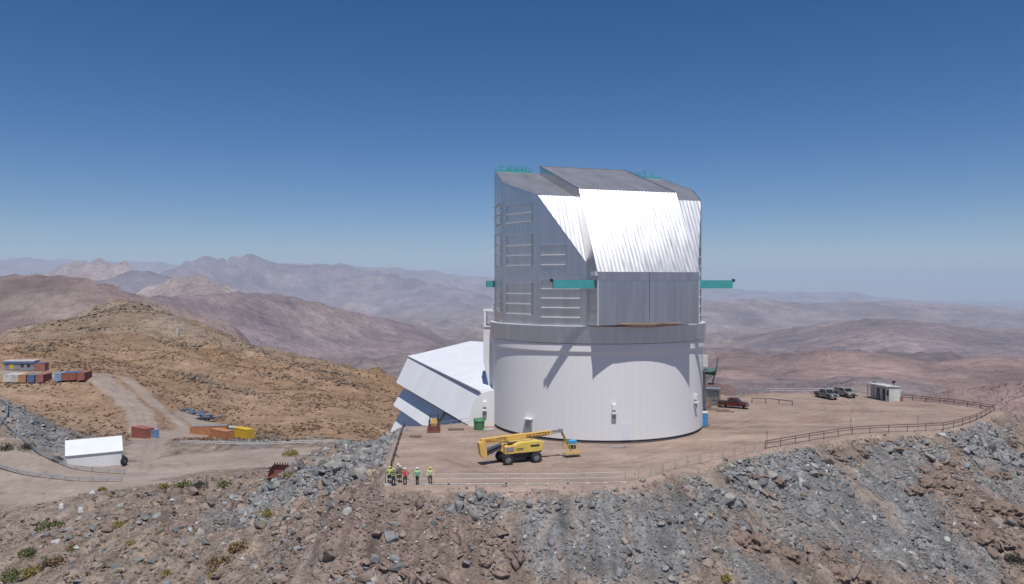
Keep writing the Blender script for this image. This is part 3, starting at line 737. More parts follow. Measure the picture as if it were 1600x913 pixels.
# shutter: two doors, each lower leaf + sloping leaf + roof leaf
SH = 7.12
prof = [(0.0, 22.1), (6.2, 33.15), (22.2, 38.5)]
for s in (-1, 1):
    x0, x1 = (0.02, SH) if s > 0 else (-SH, -0.02)
    b = MB(); core = [(0.06, 15.4), (0.06, 22.0), (6.25, 33.05), (22.2, 38.38), (22.2, 36.6), (8.2, 31.8), (3.4, 22.0), (3.4, 15.4)]
    b.prism([(v - PV, z) for v, z in core], 'x', x0 + 0.03, x1 - 0.03)
    door = b.build('shutter_door', M['metal'], dome)
    ribbed(x0, x1, [(v - PV, z) for v, z in prof[:2]], 0.55, 0.015, 'slope_sheet', M['sheet'], door)
    ribbed(x0, x1, [(v - PV, z) for v, z in prof[1:]], 0.55, 0.015, 'roof_sheet', M['roofmetal'], door)
    b = MB(); b.box(((x0 + x1) / 2, -PV + 0.0, 21.55), (abs(x1 - x0), 0.16, 1.05)); b.build('fascia', M['ring'], door)
    # lower leaf in upright sheets
    n = 8
    for i in range(n):
        w = (x1 - x0) / n; b = MB(); b.box((x0 + w * (i + 0.5), -PV + 0.02, 18.2), (w - 0.012, 0.09, 5.58)); b.build('lower_sheet', M['metal'], door)
    xe = x0 if s < 0 else x1
    b = MB(); b.box((xe, -PV + 0.02, 18.25), (0.10, 0.20, 5.72)); b.build('edge_trim', M['trim'], door)
    b = MB(); b.box((xe, -PV + 0.9, 21.9), (0.5, 1.6, 0.5)); b.build('end_stop', M['white2'], door)
    b = MB()
    for k in range(2):
        v0, z0 = prof[k]; v1, z1 = prof[k + 1]; b.bar((xe, v0 - PV, z0), (xe, v1 - PV, z1), 0.14, 0.16)
    b.build('rake_trim', M['sheet'] , door)
b = MB(); b.bar((-SH, prof[2][0] - PV, prof[2][1]), (SH, prof[2][0] - PV, prof[2][1]), 0.16, 0.14); b.build('ridge_trim', M['rusty'], dome)
# bowed lip under the lower leaf, coloured brown to stand for the ground's reflection
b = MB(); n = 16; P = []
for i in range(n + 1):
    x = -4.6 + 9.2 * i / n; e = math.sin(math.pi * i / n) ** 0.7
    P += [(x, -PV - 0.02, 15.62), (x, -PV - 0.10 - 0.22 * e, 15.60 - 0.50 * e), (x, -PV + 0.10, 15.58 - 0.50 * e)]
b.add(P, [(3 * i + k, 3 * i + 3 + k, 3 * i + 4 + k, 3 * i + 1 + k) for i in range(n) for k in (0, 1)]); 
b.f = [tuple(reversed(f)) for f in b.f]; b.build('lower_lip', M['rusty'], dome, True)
# shutter rails (teal box beams) sticking out sideways
for s in (-1, 1):
    b = MB(); b.box((s * (SH + 2.85), -PV + 1.0, 20.55), (5.5, 0.35, 1.08)); o = b.build('rail_beam', M['teal'], dome)
    b = MB(); b.box((s * (SH + 5.7), -PV + 1.0, 20.95), (0.5, 0.25, 0.22)); b.cyl((s * (SH + 5.8), -PV + 0.8, 21.1), (s * (SH + 5.8), -PV + 1.2, 21.1), 0.16, n=8); b.build('end_stop', M['black'], o)
b = MB(); b.box((-14.0, 24.4 - PV, 20.6), (1.9, 0.35, 1.0)); b.build('rail_beam', M['teal'], dome)
# roof edge kerb and spiky guard posts, teal
for s in (-1, 1):
    x0, x1 = 7.9, vtx(A4)[0]
    b = MB(); b.bar((s * x0, v115 - PV + 0.1, 37.72), (s * x1, v115 - PV + 0.1, 37.72), 0.2, 0.34); b.build('roof_kerb', M['teal'], dome)
    rl = MB(); rl.bar((s * x0, v115 - PV + 0.5, 38.35), (s * x1 * 0.98, v115 - PV + 0.5, 38.35), 0.05); rl.bar((s * x0, v115 - PV + 2.6, 38.9), (s * x1 * 0.9, v115 - PV + 2.6, 38.9), 0.05)
    rail = rl.build('roof_railing', M['teal'], dome)
    for i in range(9):
        x = x0 + (x1 - x0) * (i + 0.3) / 9.3; y = v115 - PV + (0.5 if i % 2 else 2.6); x *= (1 if i % 2 else 0.93)
        b = MB(); b.bar((s * x, y, 37.2), (s * x, y, 38.5 + 0.5 * ((i * 7) % 3) / 2 + (0 if i % 2 else 0.3)), 0.07); b.build('post', M['teal'], rail)
    b = MB()
    for i in range(3):
        xx = s * (x0 + 0.8 + i * 1.1)
        b.box((xx, v115 - PV + 2.0, 38.0), (0.7, 0.5, 0.9))
    b.build('winch_housing', M['teal'], rail)
# louvred vents in the side walls
def vent(key, s0, s1, z0, z1, n):
    _, p0, t, nrm, L = fac[key]
    q_ = Matrix((t, -nrm, Vector((0, 0, 1)))).transposed()
    def W(s_, off, z): p_ = p0 + t * s_ + nrm * off; return (p_.x, p_.y, z)
    b = MB(); w = s1 - s0
    for s_ in (s0, s1): b.box(W(s_, 0.05, (z0 + z1) / 2), (0.10, 0.22, z1 - z0), 0, q_)
    b.box(W((s0 + s1) / 2, 0.17, z1), (w + 0.07, 0.36, 0.12), 0, q_)
    fr_ = b.build('vent', M['metal'], dome)
    hgt = (z1 - z0) / n
    for k in range(n):
        zt = z1 - 0.06 - k * hgt; zb = zt - hgt + 0.09
        a = W(s0 + 0.05, 0.09, zt); c = W(s1 - 0.05, 0.09, zt); d_ = W(s1 - 0.05, 0.07, zb); e = W(s0 + 0.05, 0.07, zb)
        bb = MB(); bb.add([a, c, d_, e], [(3, 2, 1, 0)])
        bb.box(W((s0 + s1) / 2, 0.19, zb - 0.02), (w - 0.08, 0.28, 0.10), 1, q_)
        bb.build('slat', [M['metal'], M['trim']], fr_)
for sgn in (-1, 1):
    def V_(a0, a1, f0, f1, z0, z1, n):
        L = fac[(-A2, -A1)][4]
        if sgn < 0: vent((-a1, -a0), (1 - f1) * L, (1 - f0) * L, z0, z1, n)
        else: vent((a0, a1), f0 * L, f1 * L, z0, z1, n)
    for z0, z1, n in ((29.0, 31.4, 2), (23.1, 27.2, 3), (16.5, 20.6, 3)):
        V_(A2, A3, 0.14, 0.84, z0, z1, n)
        V_(A3, A4, 0.12, 0.88, z0 + 0.2, z1 + 0.6, n)
    V_(A1, A2, 0.48, 0.93, 23.1, 25.7, 2)
    V_(A1, A2, 0.22, 0.93, 16.2, 21.2, 4)
    V_(A4, A5, 0.12, 0.88, 23.1, 27.2, 3)

# ------------------------------------------------------------------ white annex behind the drum
annex = thing('annex_building', 'low white annex with pitched roof and stepped overhanging side, left behind the drum', 'building', (0, 0, 0))
def AX(px, py, Y): return Vector(P3(px, py, Y))
YF, YN = 146.0, 112.8
eF, eN = AX(637, 557, YF), AX(750, 612, YN)
rF = AX(735, 533, YF + 5.3); 
dirA = (eN - eF)
rN = rF + dirA * 0.97
def quadslab(P, th, name, m, parent, off=(0, 0, 0)):
    a, b_, c, d = [Vector(p) for p in P]; n = (b_ - a).cross(d - a).normalized()
    b = MB(); Q0 = [a, b_, c, d]; Q1 = [p - n * th for p in Q0]
    b.add(Q0 + Q1, [(0, 1, 2, 3), (7, 6, 5, 4), (0, 4, 5, 1), (1, 5, 6, 2), (2, 6, 7, 3), (3, 7, 4, 0)])
    return b.build(name, m, parent)
# roof
quadslab([eF, eN, rN, rF], 0.25, 'roof', M['white2'], annex)
far_e = rF + (rF - eF) * 0.8 + Vector((0, 0, -3.0)); far_n = far_e + dirA
quadslab([rF, rN, far_n, far_e], 0.25, 'roof', M['white2'], annex)
# roof edge flashing line
fl = 0.10
def lerp(a, b_, t): return a + (b_ - a) * t
quadslab([lerp(eF, rF, 0.0) + Vector((-0.05, -0.02, 0.10)), lerp(eN, rN, 0.0) + Vector((-0.05, -0.02, 0.10)), lerp(eN, rN, fl) + Vector((0, 0, 0.10)), lerp(eF, rF, fl) + Vector((0, 0, 0.10))], 0.12, 'eave_flashing', M['white2'], annex)
# outer tiers, each leaning out towards its foot
t1F, t1N = AX(619, 598, YF - 1.5), AX(731, 664, YN - 1.0)
dn = Vector((0, 0, -0.32))
_n1 = (t1N - t1F).cross(eF + dn - t1F).normalized(); eNp = eN + dn; eNp = eNp - _n1 * (eNp - t1N).dot(_n1)
quadslab([eF + dn, t1F, t1N, eNp], 0.2, 'upper_tier', M['white'], annex)
# body behind the tiers
inw = Vector((0.908, 0.418, 0))
def cladwall(a, b_, zb, name):
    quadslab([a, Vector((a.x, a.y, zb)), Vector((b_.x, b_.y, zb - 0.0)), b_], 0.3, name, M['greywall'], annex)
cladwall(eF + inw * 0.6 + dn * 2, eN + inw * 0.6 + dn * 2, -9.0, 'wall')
outw = Vector((-0.908, -0.418, 0))
def tier(t0, t1, top, bot, zt0, zb0, name):
    a, c = lerp(t1F, t1N, t0), lerp(t1F, t1N, t1)
    A = [a + outw * top + Vector((0, 0, zt0)), a + outw * bot + Vector((0, 0, zb0)), c + outw * bot + Vector((0, 0, zb0)), c + outw * top + Vector((0, 0, zt0))]
    quadslab(A, 0.2, name, M['white'], annex)
tier(0.0, 0.60, -1.5, 0.6, -1.1, -4.2, 'middle_tier')
tier(0.60, 0.92, -1.9, 0.0, -1.5, -4.2, 'middle_tier')
tier(0.0, 0.55, -0.9, 1.1, -5.3, -9.0, 'lower_tier')
# gable end walls
b = MB(); g0 = [eF + dn, rF + dn, far_e + dn, Vector((far_e.x, far_e.y, -12)), Vector((eF.x, eF.y, -12))]; b.add(g0, [(0, 1, 2, 3, 4)]); b.build('gable', M['white'], annex)
b = MB(); g1 = [eN + dn, rN + dn, Vector((rN.x, rN.y, -1)), Vector((eN.x, eN.y, -1))]; g1 = [p + Vector((0.1, 0.3, 0)) for p in g1]; b.add(g1, [(3, 2, 1, 0)]); b.build('gable', M['white'], annex)
# rounded link between annex and drum
link_b = thing('link_building', 'rounded white link wall with a vent hood between annex and drum', 'building', (0, 0, 0))
b = MB(); P = []; n = 10
for i in range(n + 1):
    t = math.pi / 2 * i / n
    P.append((-6.3 + 3.6 * (1 - math.cos(t)) , 0.25 + 4.9 * math.sin(t)))
P = [(-6.3, -0.6)] + P + [(2.5, 5.15), (2.5, -0.6)]
b.prism(P, 'y', 111.3, 116.0); b.build('wall', M['white'], link_b)
b = MB(); b.box((-3.95, 111.1, 3.2), (0.5, 0.4, 0.8)); b.box((-3.95, 111.0, 2.35), (0.62, 0.5, 0.26)); h_ = b.build('wall_vent_hood', M['white'], link_b, bevel=0.03)
b = MB(); b.box((-3.95, 111.15, 2.66), (0.42, 0.3, 0.3)); b.box((-3.95, 111.15, 1.85), (0.42, 0.28, 0.66)); b.build('grille', M['greyMetal'], h_)
# railing of the stairs going down beside the annex
st = thing('stair_railing', 'thin pale stair railing descending along the foot of the annex', 'railing', (0, 0, 0))
pa, pb_ = Vector(G(688, 672)), Vector(G(737, 664))
for k in range(4):
    p_ = pa.lerp(pb_, k / 3); b = MB(); b.cyl(p_, p_ + Vector((0, 0, 1.05)), 0.035, n=6); b.build('post', M['greyMetal'], st)
for z in (0.55, 1.05):
    b = MB(); b.cyl(pa + Vector((0, 0, z)), pb_ + Vector((0, 0, z)), 0.03, n=6); b.build('rail', M['greyMetal'], st)
# ------------------------------------------------------------------ boom lift
def wheel(parent, loc, r, w, rz=0.0, rimr=0.5, axis='y'):
    """tyre with tread shoulders + rim, axle along local y"""
    b = MB(); n = 20; prof_ = [(-w / 2, r * 0.62), (-w / 2, r * 0.9), (-w * 0.36, r), (w * 0.36, r), (w / 2, r * 0.9), (w / 2, r * 0.62)]
    P = []
    for y, rad in prof_:
        for i in range(n): t = 2 * math.pi * i / n; P.append((rad * math.cos(t), y, rad * math.sin(t)))
    b.add(P, [(k * n + i, (k + 1) * n + i, (k + 1) * n + (i + 1) % n, k * n + (i + 1) % n) for k in range(len(prof_) - 1) for i in range(n)])
    for i in range(n):   # tread lugs
        t = 2 * math.pi * (i + 0.5) / n
        b.box((r * 1.0 * math.cos(t), 0, r * math.sin(t)), (0.05 * r / 0.5, w * 0.9, 0.10 * r / 0.5), 0, Matrix.Rotation(-t, 3, 'Y'))
    wo = b.build('wheel', M['tyre'], parent, loc=loc, rot=(0, 0, rz))
    b = MB(); b.cyl((0, -w * 0.34, 0), (0, w * 0.34, 0), r * 0.63, n=16)
    b.cyl((0, -w * 0.44, 0), (0, w * 0.44, 0), r * 0.22, n=10); b.build('rim', M['rim'], wo)
    return wo
def lettering(txt, size, parent, loc, rot, m, name='lettering'):
    cu = bpy.data.curves.new('txt', 'FONT'); cu.body = txt; cu.size = size; cu.extrude = 0.004; cu.align_x = 'CENTER'; cu.align_y = 'CENTER'
    to = bpy.data.objects.new('txt', cu); COL.objects.link(to)
    dg = bpy.context.evaluated_depsgraph_get(); me = bpy.data.meshes.new_from_object(to.evaluated_get(dg))
    bpy.data.objects.remove(to); bpy.data.curves.remove(cu)
    me.materials.clear(); me.materials.append(m)
    return link(name, me, parent, loc, rot)
lift = thing('boom_lift', 'yellow articulated boom lift on four black tyres parked in front of the drum', 'boom lift', (0.74, 88.95, 0.02), R_(21.8))
b = MB(); b.box((0, 0, 0.78), (4.2, 1.5, 0.42)); b.box((0, 0, 1.05), (2.2, 1.8, 0.24)); b.box((-1.75, 0, 0.66), (0.3, 2.1, 0.26)); b.box((1.75, 0, 0.66), (0.3, 2.1, 0.26)); b.build('chassis', M['black'], lift, bevel=0.04)
for x in (-1.75, 1.75):
    for y in (-1.15, 1.15): wheel(lift, (x, y, 0.6), 0.6, 0.46)
b = MB(); b.prism([(-0.9, 1.22), (2.2, 1.22), (2.75, 1.55), (2.75, 2.25), (2.1, 2.45), (-0.2, 2.40), (-0.9, 2.1)], 'y', -1.15, -0.25); b.build('engine_cover', M['yellow'], lift, bevel=0.06)
b = MB(); b.prism([(-1.2, 1.22), (2.2, 1.22), (2.75, 1.55), (2.75, 2.15), (2.1, 2.3), (-1.2, 2.2)], 'y', 0.25, 1.15); b.build('engine_cover', M['yellow'], lift, bevel=0.06)
b = MB(); b.box((-1.5, -0.75, 1.62), (1.15, 0.8, 0.85)); b.build('side_box', M['orange'], lift, bevel=0.04)
b = MB(); b.box((-1.5, -1.17, 1.75), (0.95, 0.03, 0.5)); b.build('side_panel', M['greyMetal'], lift)
b = MB(); b.box((0.4, 0, 1.35), (3.2, 0.5, 0.4)); b.build('turntable', M['black'], lift)
b = MB(); b.box((2.0, -0.6, 1.25), (0.9, 0.9, 0.3)); b.build('hydraulic_tank', M['black'], lift)
# riser arms and knuckle at the tail
b = MB(); b.prism([(-4.95, 2.55), (-4.55, 2.75), (-4.15, 2.6), (-3.95, 1.0), (-4.15, 0.72), (-4.45, 0.78), (-4.75, 1.2)], 'y', -0.42, 0.42); b.build('knuckle', M['orange'], lift, bevel=0.05)
b = MB(); b.bar((-4.3, 0, 1.05), (-1.4, 0, 2.2), 0.4, 0.32); b.build('riser_arm', M['black'], lift)
b = MB(); b.bar((-4.2, 0, 1.55), (-1.2, 0, 2.45), 0.34, 0.22); b.build('riser_arm', M['greyMetal'], lift)
b = MB(); b.cyl((-3.9, -0.3, 1.9), (-2.2, -0.3, 2.35), 0.09, n=8); b.build('hydraulic_ram', M['chrome'], lift)
b = MB(); b.box((-1.9, 0, 1.85), (0.7, 0.8, 1.0)); b.build('mast_bracket', M['yellow'], lift, bevel=0.04)
# main boom
b = MB(); b.bar((-4.65, 0, 2.66), (0.9, 0, 2.94), 0.56, 0.60); b.build('boom', M['orange'], lift, bevel=0.03)
b = MB(); b.bar((-0.5, 0, 2.87), (4.1, 0, 3.06), 0.48, 0.52); bo = b.build('boom_extension', M['orange'], lift, bevel=0.03)
b = MB(); b.bar((4.0, 0, 3.14), (5.35, 0, 3.22), 0.26, 0.24); b.build('boom_tip', M['greyMetal'], lift)
b = MB(); b.cyl((5.4, -0.3, 3.22), (5.4, 0.3, 3.22), 0.22, n=12); b.build('pivot', M['greyMetal'], lift)
b = MB(); b.bar((5.4, 0, 3.25), (6.75, 0, 0.75), 0.26, 0.24); jb = b.build('jib', M['yellow'], lift, bevel=0.02)
b = MB(); b.bar((5.5, -0.14, 3.05), (6.72, -0.14, 0.8), 0.03, 0.10); b.build('stripe', M['black'], jb)
th = math.atan2(0.30, 5.55); 
for x, sz, par, yy, wd in ((-2.9, 0.50, lift, -0.305, 0), (2.1, 0.54, lift, -0.265, 0)):
    zc = 2.66 + (x + 4.65) * 0.28 / 5.55 if x < 0 else 2.87 + (x + 0.5) * 0.19 / 4.6
    lettering('HAULOTTE', sz, lift, (x, yy, zc), (R_(90), -th if x < 0 else -0.043, 0), M['letter'])
b = MB(); b.prism([(3.0, -0.13), (3.12, -0.13), (3.3, 0.0), (3.12, 0.13), (3.0, 0.13), (3.16, 0.0)], 'z', -0.004, 0.004)
lo = b.build('emblem', M['letter'], lift, loc=(0.55, -0.265, 3.03), rot=(R_(90), -0.043, 0))
for k in range(3):   # hydraulic hoses
    b = MB(); b.tube([(-4.3, -0.30 + 0.04 * k, 1.1 + 0.1 * k), (-3.4, -0.34, 1.25 + 0.1 * k), (-2.4, -0.36, 1.75 + 0.08 * k), (-1.7, -0.42, 2.25 + 0.05 * k)], 0.03, 6); b.build('hose', M['black'], lift)
b = MB(); b.tube([(0.9, -0.27, 2.78), (2.4, -0.27, 2.80), (3.9, -0.2, 2.92), (5.2, -0.16, 3.02)], 0.03, 6); b.build('hose', M['black'], lift)
b = MB(); b.box((1.6, -1.16, 1.95), (1.1, 0.02, 0.22)); b.build('decal', M['black'], lift)
b = MB(); b.box((-0.3, -1.16, 1.75), (0.9, 0.02, 0.06)); b.build('grille_slot', M['black'], lift); b = MB(); b.box((-0.3, -1.16, 1.60), (0.9, 0.02, 0.06)); b.build('grille_slot', M['black'], lift)
# basket
bk = MB(); bk.box((6.9, 0, 0.34), (2.1, 1.0, 0.08)); basket = bk.build('basket', M['greyMetal'], lift)
for x in (5.9, 6.9, 7.9):
    for y in (-0.48, 0.48):
        b = MB(); b.cyl((x, y, 0.36), (x, y, 1.5), 0.03, n=6); b.build('post', M['orange'], basket)
for z in (0.95, 1.5):
    for y in (-0.48, 0.48):
        b = MB(); b.cyl((5.9, y, z), (7.9, y, z), 0.03, n=6); b.build('rail', M['orange'], basket)
    for x in (5.9, 7.9):
        b = MB(); b.cyl((x, -0.48, z), (x, 0.48, z), 0.03, n=6); b.build('rail', M['orange'], basket)
b = MB(); b.box((6.9, -0.49, 0.52), (2.0, 0.02, 0.3)); b.build('kick_plate', M['orange'], basket)
b = MB(); b.box((7.05, 0.2, 1.05), (0.75, 0.4, 0.5)); b.build('control_box', M['black'], basket)
b = MB(); b.box((7.0, 0.15, 1.72), (0.95, 0.6, 0.42)); b.build('control_cover', M['brightBlue'], basket, bevel=0.05)

# ------------------------------------------------------------------ people
def person(px, py, jacket, trousers, helmet, label, arms=(0.12, 0.12, 0.0, 0.0), rz=0.0, z=0.0, sc=1.0, vest=None, feet=0.11):
    x, y, _ = G(px, py); z0 = 0.02
    t = thing('person', label, 'person', (x, y, z0), rz); t.scale = (sc, sc, sc)
    V_l = []; E = []; Rd = []
    def vv(p, r): V_l.append(p); Rd.append(r); return len(V_l) - 1
    pel = vv((0, 0, 0.95), 0.155); sp = vv((0, 0.0, 1.15), 0.14); ch = vv((0, 0.0, 1.36), 0.165); nk = vv((0, 0.0, 1.50), 0.06)
    hd = vv((0, -0.015, 1.60), 0.085); hd2 = vv((0, -0.015, 1.70), 0.085); E += [(pel, sp), (sp, ch), (ch, nk), (nk, hd), (hd, hd2)]
    nose = vv((0, -0.115, 1.625), 0.016); E.append((hd, nose))
    for s_ in (-1, 1):
        sw, bend = (arms[0], arms[2]) if s_ < 0 else (arms[1], arms[3])
        sh = vv((s_ * 0.19, 0, 1.42), 0.072); E.append((ch, sh))
        ex = 0.24 + sw * 0.9; el = vv((s_ * ex, 0.03, 1.16 + sw * 0.15), 0.055); E.append((sh, el))
        wx = ex + sw * 0.5 - bend * 0.34; wr = vv((s_ * wx, -0.08 - 0.1 * abs(bend), 0.93 + sw * 0.2 + bend * 0.12), 0.038); E.append((el, wr))
        ha = vv((s_ * wx, -0.10 - 0.1 * abs(bend), 0.86 + sw * 0.2 + bend * 0.12), 0.034); E.append((wr, ha))
        for k, (dx, ln) in enumerate(((-0.028, 0.07), (-0.01, 0.085), (0.01, 0.08), (0.028, 0.06))):
            f1 = vv((s_ * wx + dx, -0.115 - 0.1 * abs(bend), V_l[ha][2] - ln * 0.6), 0.010); f2 = vv((s_ * wx + dx * 0.9, -0.135 - 0.1 * abs(bend), V_l[ha][2] - ln), 0.009); E += [(ha, f1), (f1, f2)]
        th_ = vv((s_ * wx - s_ * 0.04, -0.14 - 0.1 * abs(bend), V_l[ha][2] - 0.02), 0.011); E.append((ha, th_))
        hp = vv((s_ * 0.09, 0, 0.88), 0.115); kn = vv((s_ * (feet + 0.01), -0.015, 0.48), 0.075); an = vv((s_ * (feet + 0.015), 0.02, 0.10), 0.052); to = vv((s_ * (feet + 0.03), -0.13, 0.05), 0.045); E += [(pel, hp), (hp, kn), (kn, an), (an, to)]
    me = bpy.data.meshes.new('body'); me.from_pydata(V_l, E, []); o = bpy.data.objects.new('body', me); COL.objects.link(o)
    sk = o.modifiers.new('skin', 'SKIN'); sk.use_smooth_shade = True
    for i, r in enumerate(Rd): me.skin_vertices[0].data[i].radius = (r, r)
    for i in range(len(Rd)): me.skin_vertices[0].data[i].use_root = (i == 0)
    ss = o.modifiers.new('sub', 'SUBSURF'); ss.levels = 1; ss.render_levels = 1
    dg = bpy.context.evaluated_depsgraph_get(); m2 = bpy.data.meshes.new_from_object(o.evaluated_get(dg)); bpy.data.objects.remove(o)
    m2.materials.clear()
    for m_ in (jacket, trousers, M['skin'], M['black']): m2.materials.append(m_)
    mi = []
    for p in m2.polygons:
        c = p.center
        if c.z < 0.12: k = 3
        elif c.z < 0.94 and abs(c.x) < 0.235 and not (abs(c.x) > 0.19 and c.z > 0.74): k = 1
        elif c.z > 1.50: k = 2
        elif c.z < 0.93 and abs(c.x) > 0.19: k = 2
        else: k = 0
        mi.append(k)
    m2.polygons.foreach_set('material_index', mi); m2.polygons.foreach_set('use_smooth', [True] * len(mi))
    link('body', m2, t)
    b = MB(); n = 14; P = []
    for k in range(5):
        a = math.pi / 2 * k / 5
        for i in range(n): q_ = 2 * math.pi * i / n; P.append((0.125 * math.cos(a) * math.cos(q_), -0.01 + 0.15 * math.cos(a) * math.sin(q_), 1.695 + 0.125 * math.sin(a)))
    P.append((0, -0.01, 1.822)); b.add(P, [(k * n + i, k * n + (i + 1) % n, (k + 1) * n + (i + 1) % n, (k + 1) * n + i) for k in range(4) for i in range(n)] + [(4 * n + i, 4 * n + (i + 1) % n, 5 * n) for i in range(n)])
    b.cyl((0, -0.03, 1.685), (0, -0.03, 1.70), 0.165, 0.155, 14); b.build('helmet', helmet, t, True)
    if vest:
        b = MB()
        for z_, rx, ry in ((1.08, 0.178, 0.168), (1.25, 0.19, 0.175)):
            P = []; n = 16
            for zz in (z_, z_ + 0.055):
                for i in range(n): q_ = 2 * math.pi * i / n; P.append((rx * math.cos(q_), ry * math.sin(q_), zz))
            b.add(P, [(i, (i + 1) % n, n + (i + 1) % n, n + i) for i in range(n)])
        b.build('reflective_band', vest, t, True)
    return t
pm = lambda n, c: mat(n, c, 0.8, 0.0, 0.15, 8.0)
LIME = pm('lime_cloth', (0.50, 0.66, 0.08)); PALEL = pm('pale_lime_cloth', (0.62, 0.76, 0.24)); REDJ = pm('red_cloth', (0.55, 0.07, 0.05)); DGREEN = pm('dark_green_cloth', (0.08, 0.10, 0.06))
GREYJ = pm('grey_cloth', (0.28, 0.28, 0.27)); NAVY = pm('navy_trousers', (0.025, 0.025, 0.035)); BRN = pm('brown_trousers', (0.05, 0.04, 0.035)); TEALV = pm('lime_teal_vest', (0.38, 0.62, 0.30))
HW = mat('white_helmet', (0.75, 0.72, 0.66), 0.35); HL = mat('lime_helmet', (0.55, 0.62, 0.06), 0.4); HYm = mat('yellow_helmet', (0.66, 0.56, 0.16), 0.4); SILV = mat('reflective_tape', (0.6, 0.62, 0.62), 0.35)
TEALB = pm('teal_band', (0.05, 0.36, 0.34))
person(609.0, 756.0, LIME, NAVY, HL, 'person in lime jacket and lime helmet at the far left of the group', rz=R_(160), vest=SILV)
person(615.0, 760.0, DGREEN, NAVY, HYm, 'person in dark vest and yellow helmet standing nearest the camera behind the railing', rz=R_(175), vest=LIME)
person(622.3, 751.5, GREYJ, BRN, HW, 'person in grey jacket and white helmet standing farthest back in the group', arms=(0.1, 0.1, 0.3, 0.3), rz=R_(20))
person(625.0, 755.0, DGREEN, BRN, HW, 'person in dark jacket with tan sleeves and white helmet just left of the red jacket', arms=(0.1, 0.15, 0.2, 0.2), rz=R_(190), vest=pm('tan_band', (0.45, 0.30, 0.18)))
person(632.8, 758.8, REDJ, BRN, HW, 'person in red jacket and white helmet with one elbow out', arms=(0.24, 0.10, 0.9, 0.0), rz=R_(185))
person(652.0, 758.2, TEALV, NAVY, HW, 'person in lime and teal vest with arms held away from the body', arms=(0.34, 0.22, 0.0, 0.5), rz=R_(182), vest=TEALB, feet=0.07)
person(672.2, 757.2, PALEL, NAVY, HL, 'person in pale lime jacket standing alone at the right end of the group', arms=(0.16, 0.16, 0.6, 0.6), rz=R_(5), vest=SILV)

# ------------------------------------------------------------------ fences and rails
def gz(p, extra=0.0): return Vector((p[0], p[1], p[2] + extra))
def railing(name, pts, label, m, h, zs, r, npost, cat='railing', group=None, post_r=None, foot=True):
    o = thing(name, label, cat, pts[0], 0, group); o0 = Vector(pts[0])
    L = [Vector(p) - o0 for p in pts]
    cum = [0.0]
    for a, c in zip(L[:-1], L[1:]): cum.append(cum[-1] + (c - a).length)
    def at(d):
        for k in range(len(L) - 1):
            if d <= cum[k + 1] + 1e-6: return L[k].lerp(L[k + 1], (d - cum[k]) / max(1e-6, cum[k + 1] - cum[k]))
        return L[-1]
    for k in range(npost):
        p_ = at(cum[-1] * k / (npost - 1)); b = MB(); b.cyl(p_ - Vector((0, 0, 0.35)), p_ + Vector((0, 0, h)), post_r or r, n=6); b.build('post', m, o)
        if foot:
            b = MB(); b.box(p_ + Vector((0, 0, 0.03)), (0.5, 0.18, 0.08)); b.build('foot', m, o)
    for z in zs:
        b = MB(); b.tube([p_ + Vector((0, 0, z)) for p_ in L], r, 6); b.build('rail', m, o)
    return o
segs = ((604, 757.5, 700, 757), (702.5, 757, 789.5, 756.5), (792.5, 756.5, 886, 756), (888.5, 756, 975, 754))
wl_ = ('white pipe railing section in front of the people', 'white pipe railing section under the tail of the boom lift', 'white pipe railing section below the front wheels and basket of the lift', 'rightmost white pipe railing section, ending at the bend')
for (a, y0, c, y1), lb in zip(segs, wl_):
    railing('pipe_railing', [G(a, y0), G((a + c) / 2, (y0 + y1) / 2), G(c, y1)], lb, M['whitePaint'], 1.05, (0.06, 0.55, 1.05), 0.032, 4, group='white pipe railings along the pad edge')
segs = (((977, 752.5), (1005, 747), (1034, 739.5)), ((1037, 739), (1065, 731), (1092, 724.5)), ((1095, 724), (1120, 719), (1146, 713.5)), ((1149, 713), (1172, 708), (1194, 703.5)))
wl_ = ('beige wire railing section next to the white railings', 'second beige wire railing section round the bend', 'third beige wire railing section, by the grey blocks', 'last beige wire railing section before the brown guardrail')
for sg, lb in zip(segs, wl_):
    railing('wire_railing', [G(*p) for p in sg], lb, M['beigeRail'], 1.05, (0.06, 1.05), 0.022, 4, group='beige wire railings along the pad edge', post_r=0.035)
gr_pts = [G(1196, 702), G(1230, 696), G(1262, 690), G(1300, 684), G(1330, 679.5), G(1365, 677), G(1400, 675.5), G(1440, 674), G(1475, 672), G(1500, 666.5), G(1523, 659), G(1540, 650.5), G(1553, 643)]
railing('guardrail', gr_pts, 'long rusty brown guardrail with two rails along the right front edge of the pad', M['brownRail'], 1.05, (0.72, 1.02), 0.055, 20, 'guardrail', post_r=0.05, foot=False)
railing('guardrail', [G(1553, 642), (76.0, 130.0, 0), (70.8, 136.0, 0), G(1406, 626)], 'dark red guardrail from the pad tip back to the white shed', M['redRail'], 0.95, (0.55, 0.9), 0.06, 8, 'guardrail', foot=False)
railing('guardrail', [(64.5, 144.8, 0), (56, 145.2, 0), (48, 144.6, 0), (43, 141.5, 0), (40.5, 139, 0)], 'pale guardrail along the far edge of the pad behind the grey pickups', M['greyMetal'], 0.95, (0.5, 0.88), 0.06, 9, 'guardrail', foot=False)
railing('guardrail', [G(1175, 630), G(1205, 630), G(1238, 634)], 'short low brown rail on the pad right of the red pickup', M['brownRail'], 0.8, (0.75,), 0.08, 4, 'guardrail', foot=False)
railing('chain_fence', [G(606, 752), G(613, 727), G(620, 703), G(626, 684), G(632, 668)], 'rusty post and chain fence along the left edge of the pad', M['brownRail'], 0.95, (0.35, 0.62, 0.92), 0.03, 11, 'fence', post_r=0.05, foot=False)
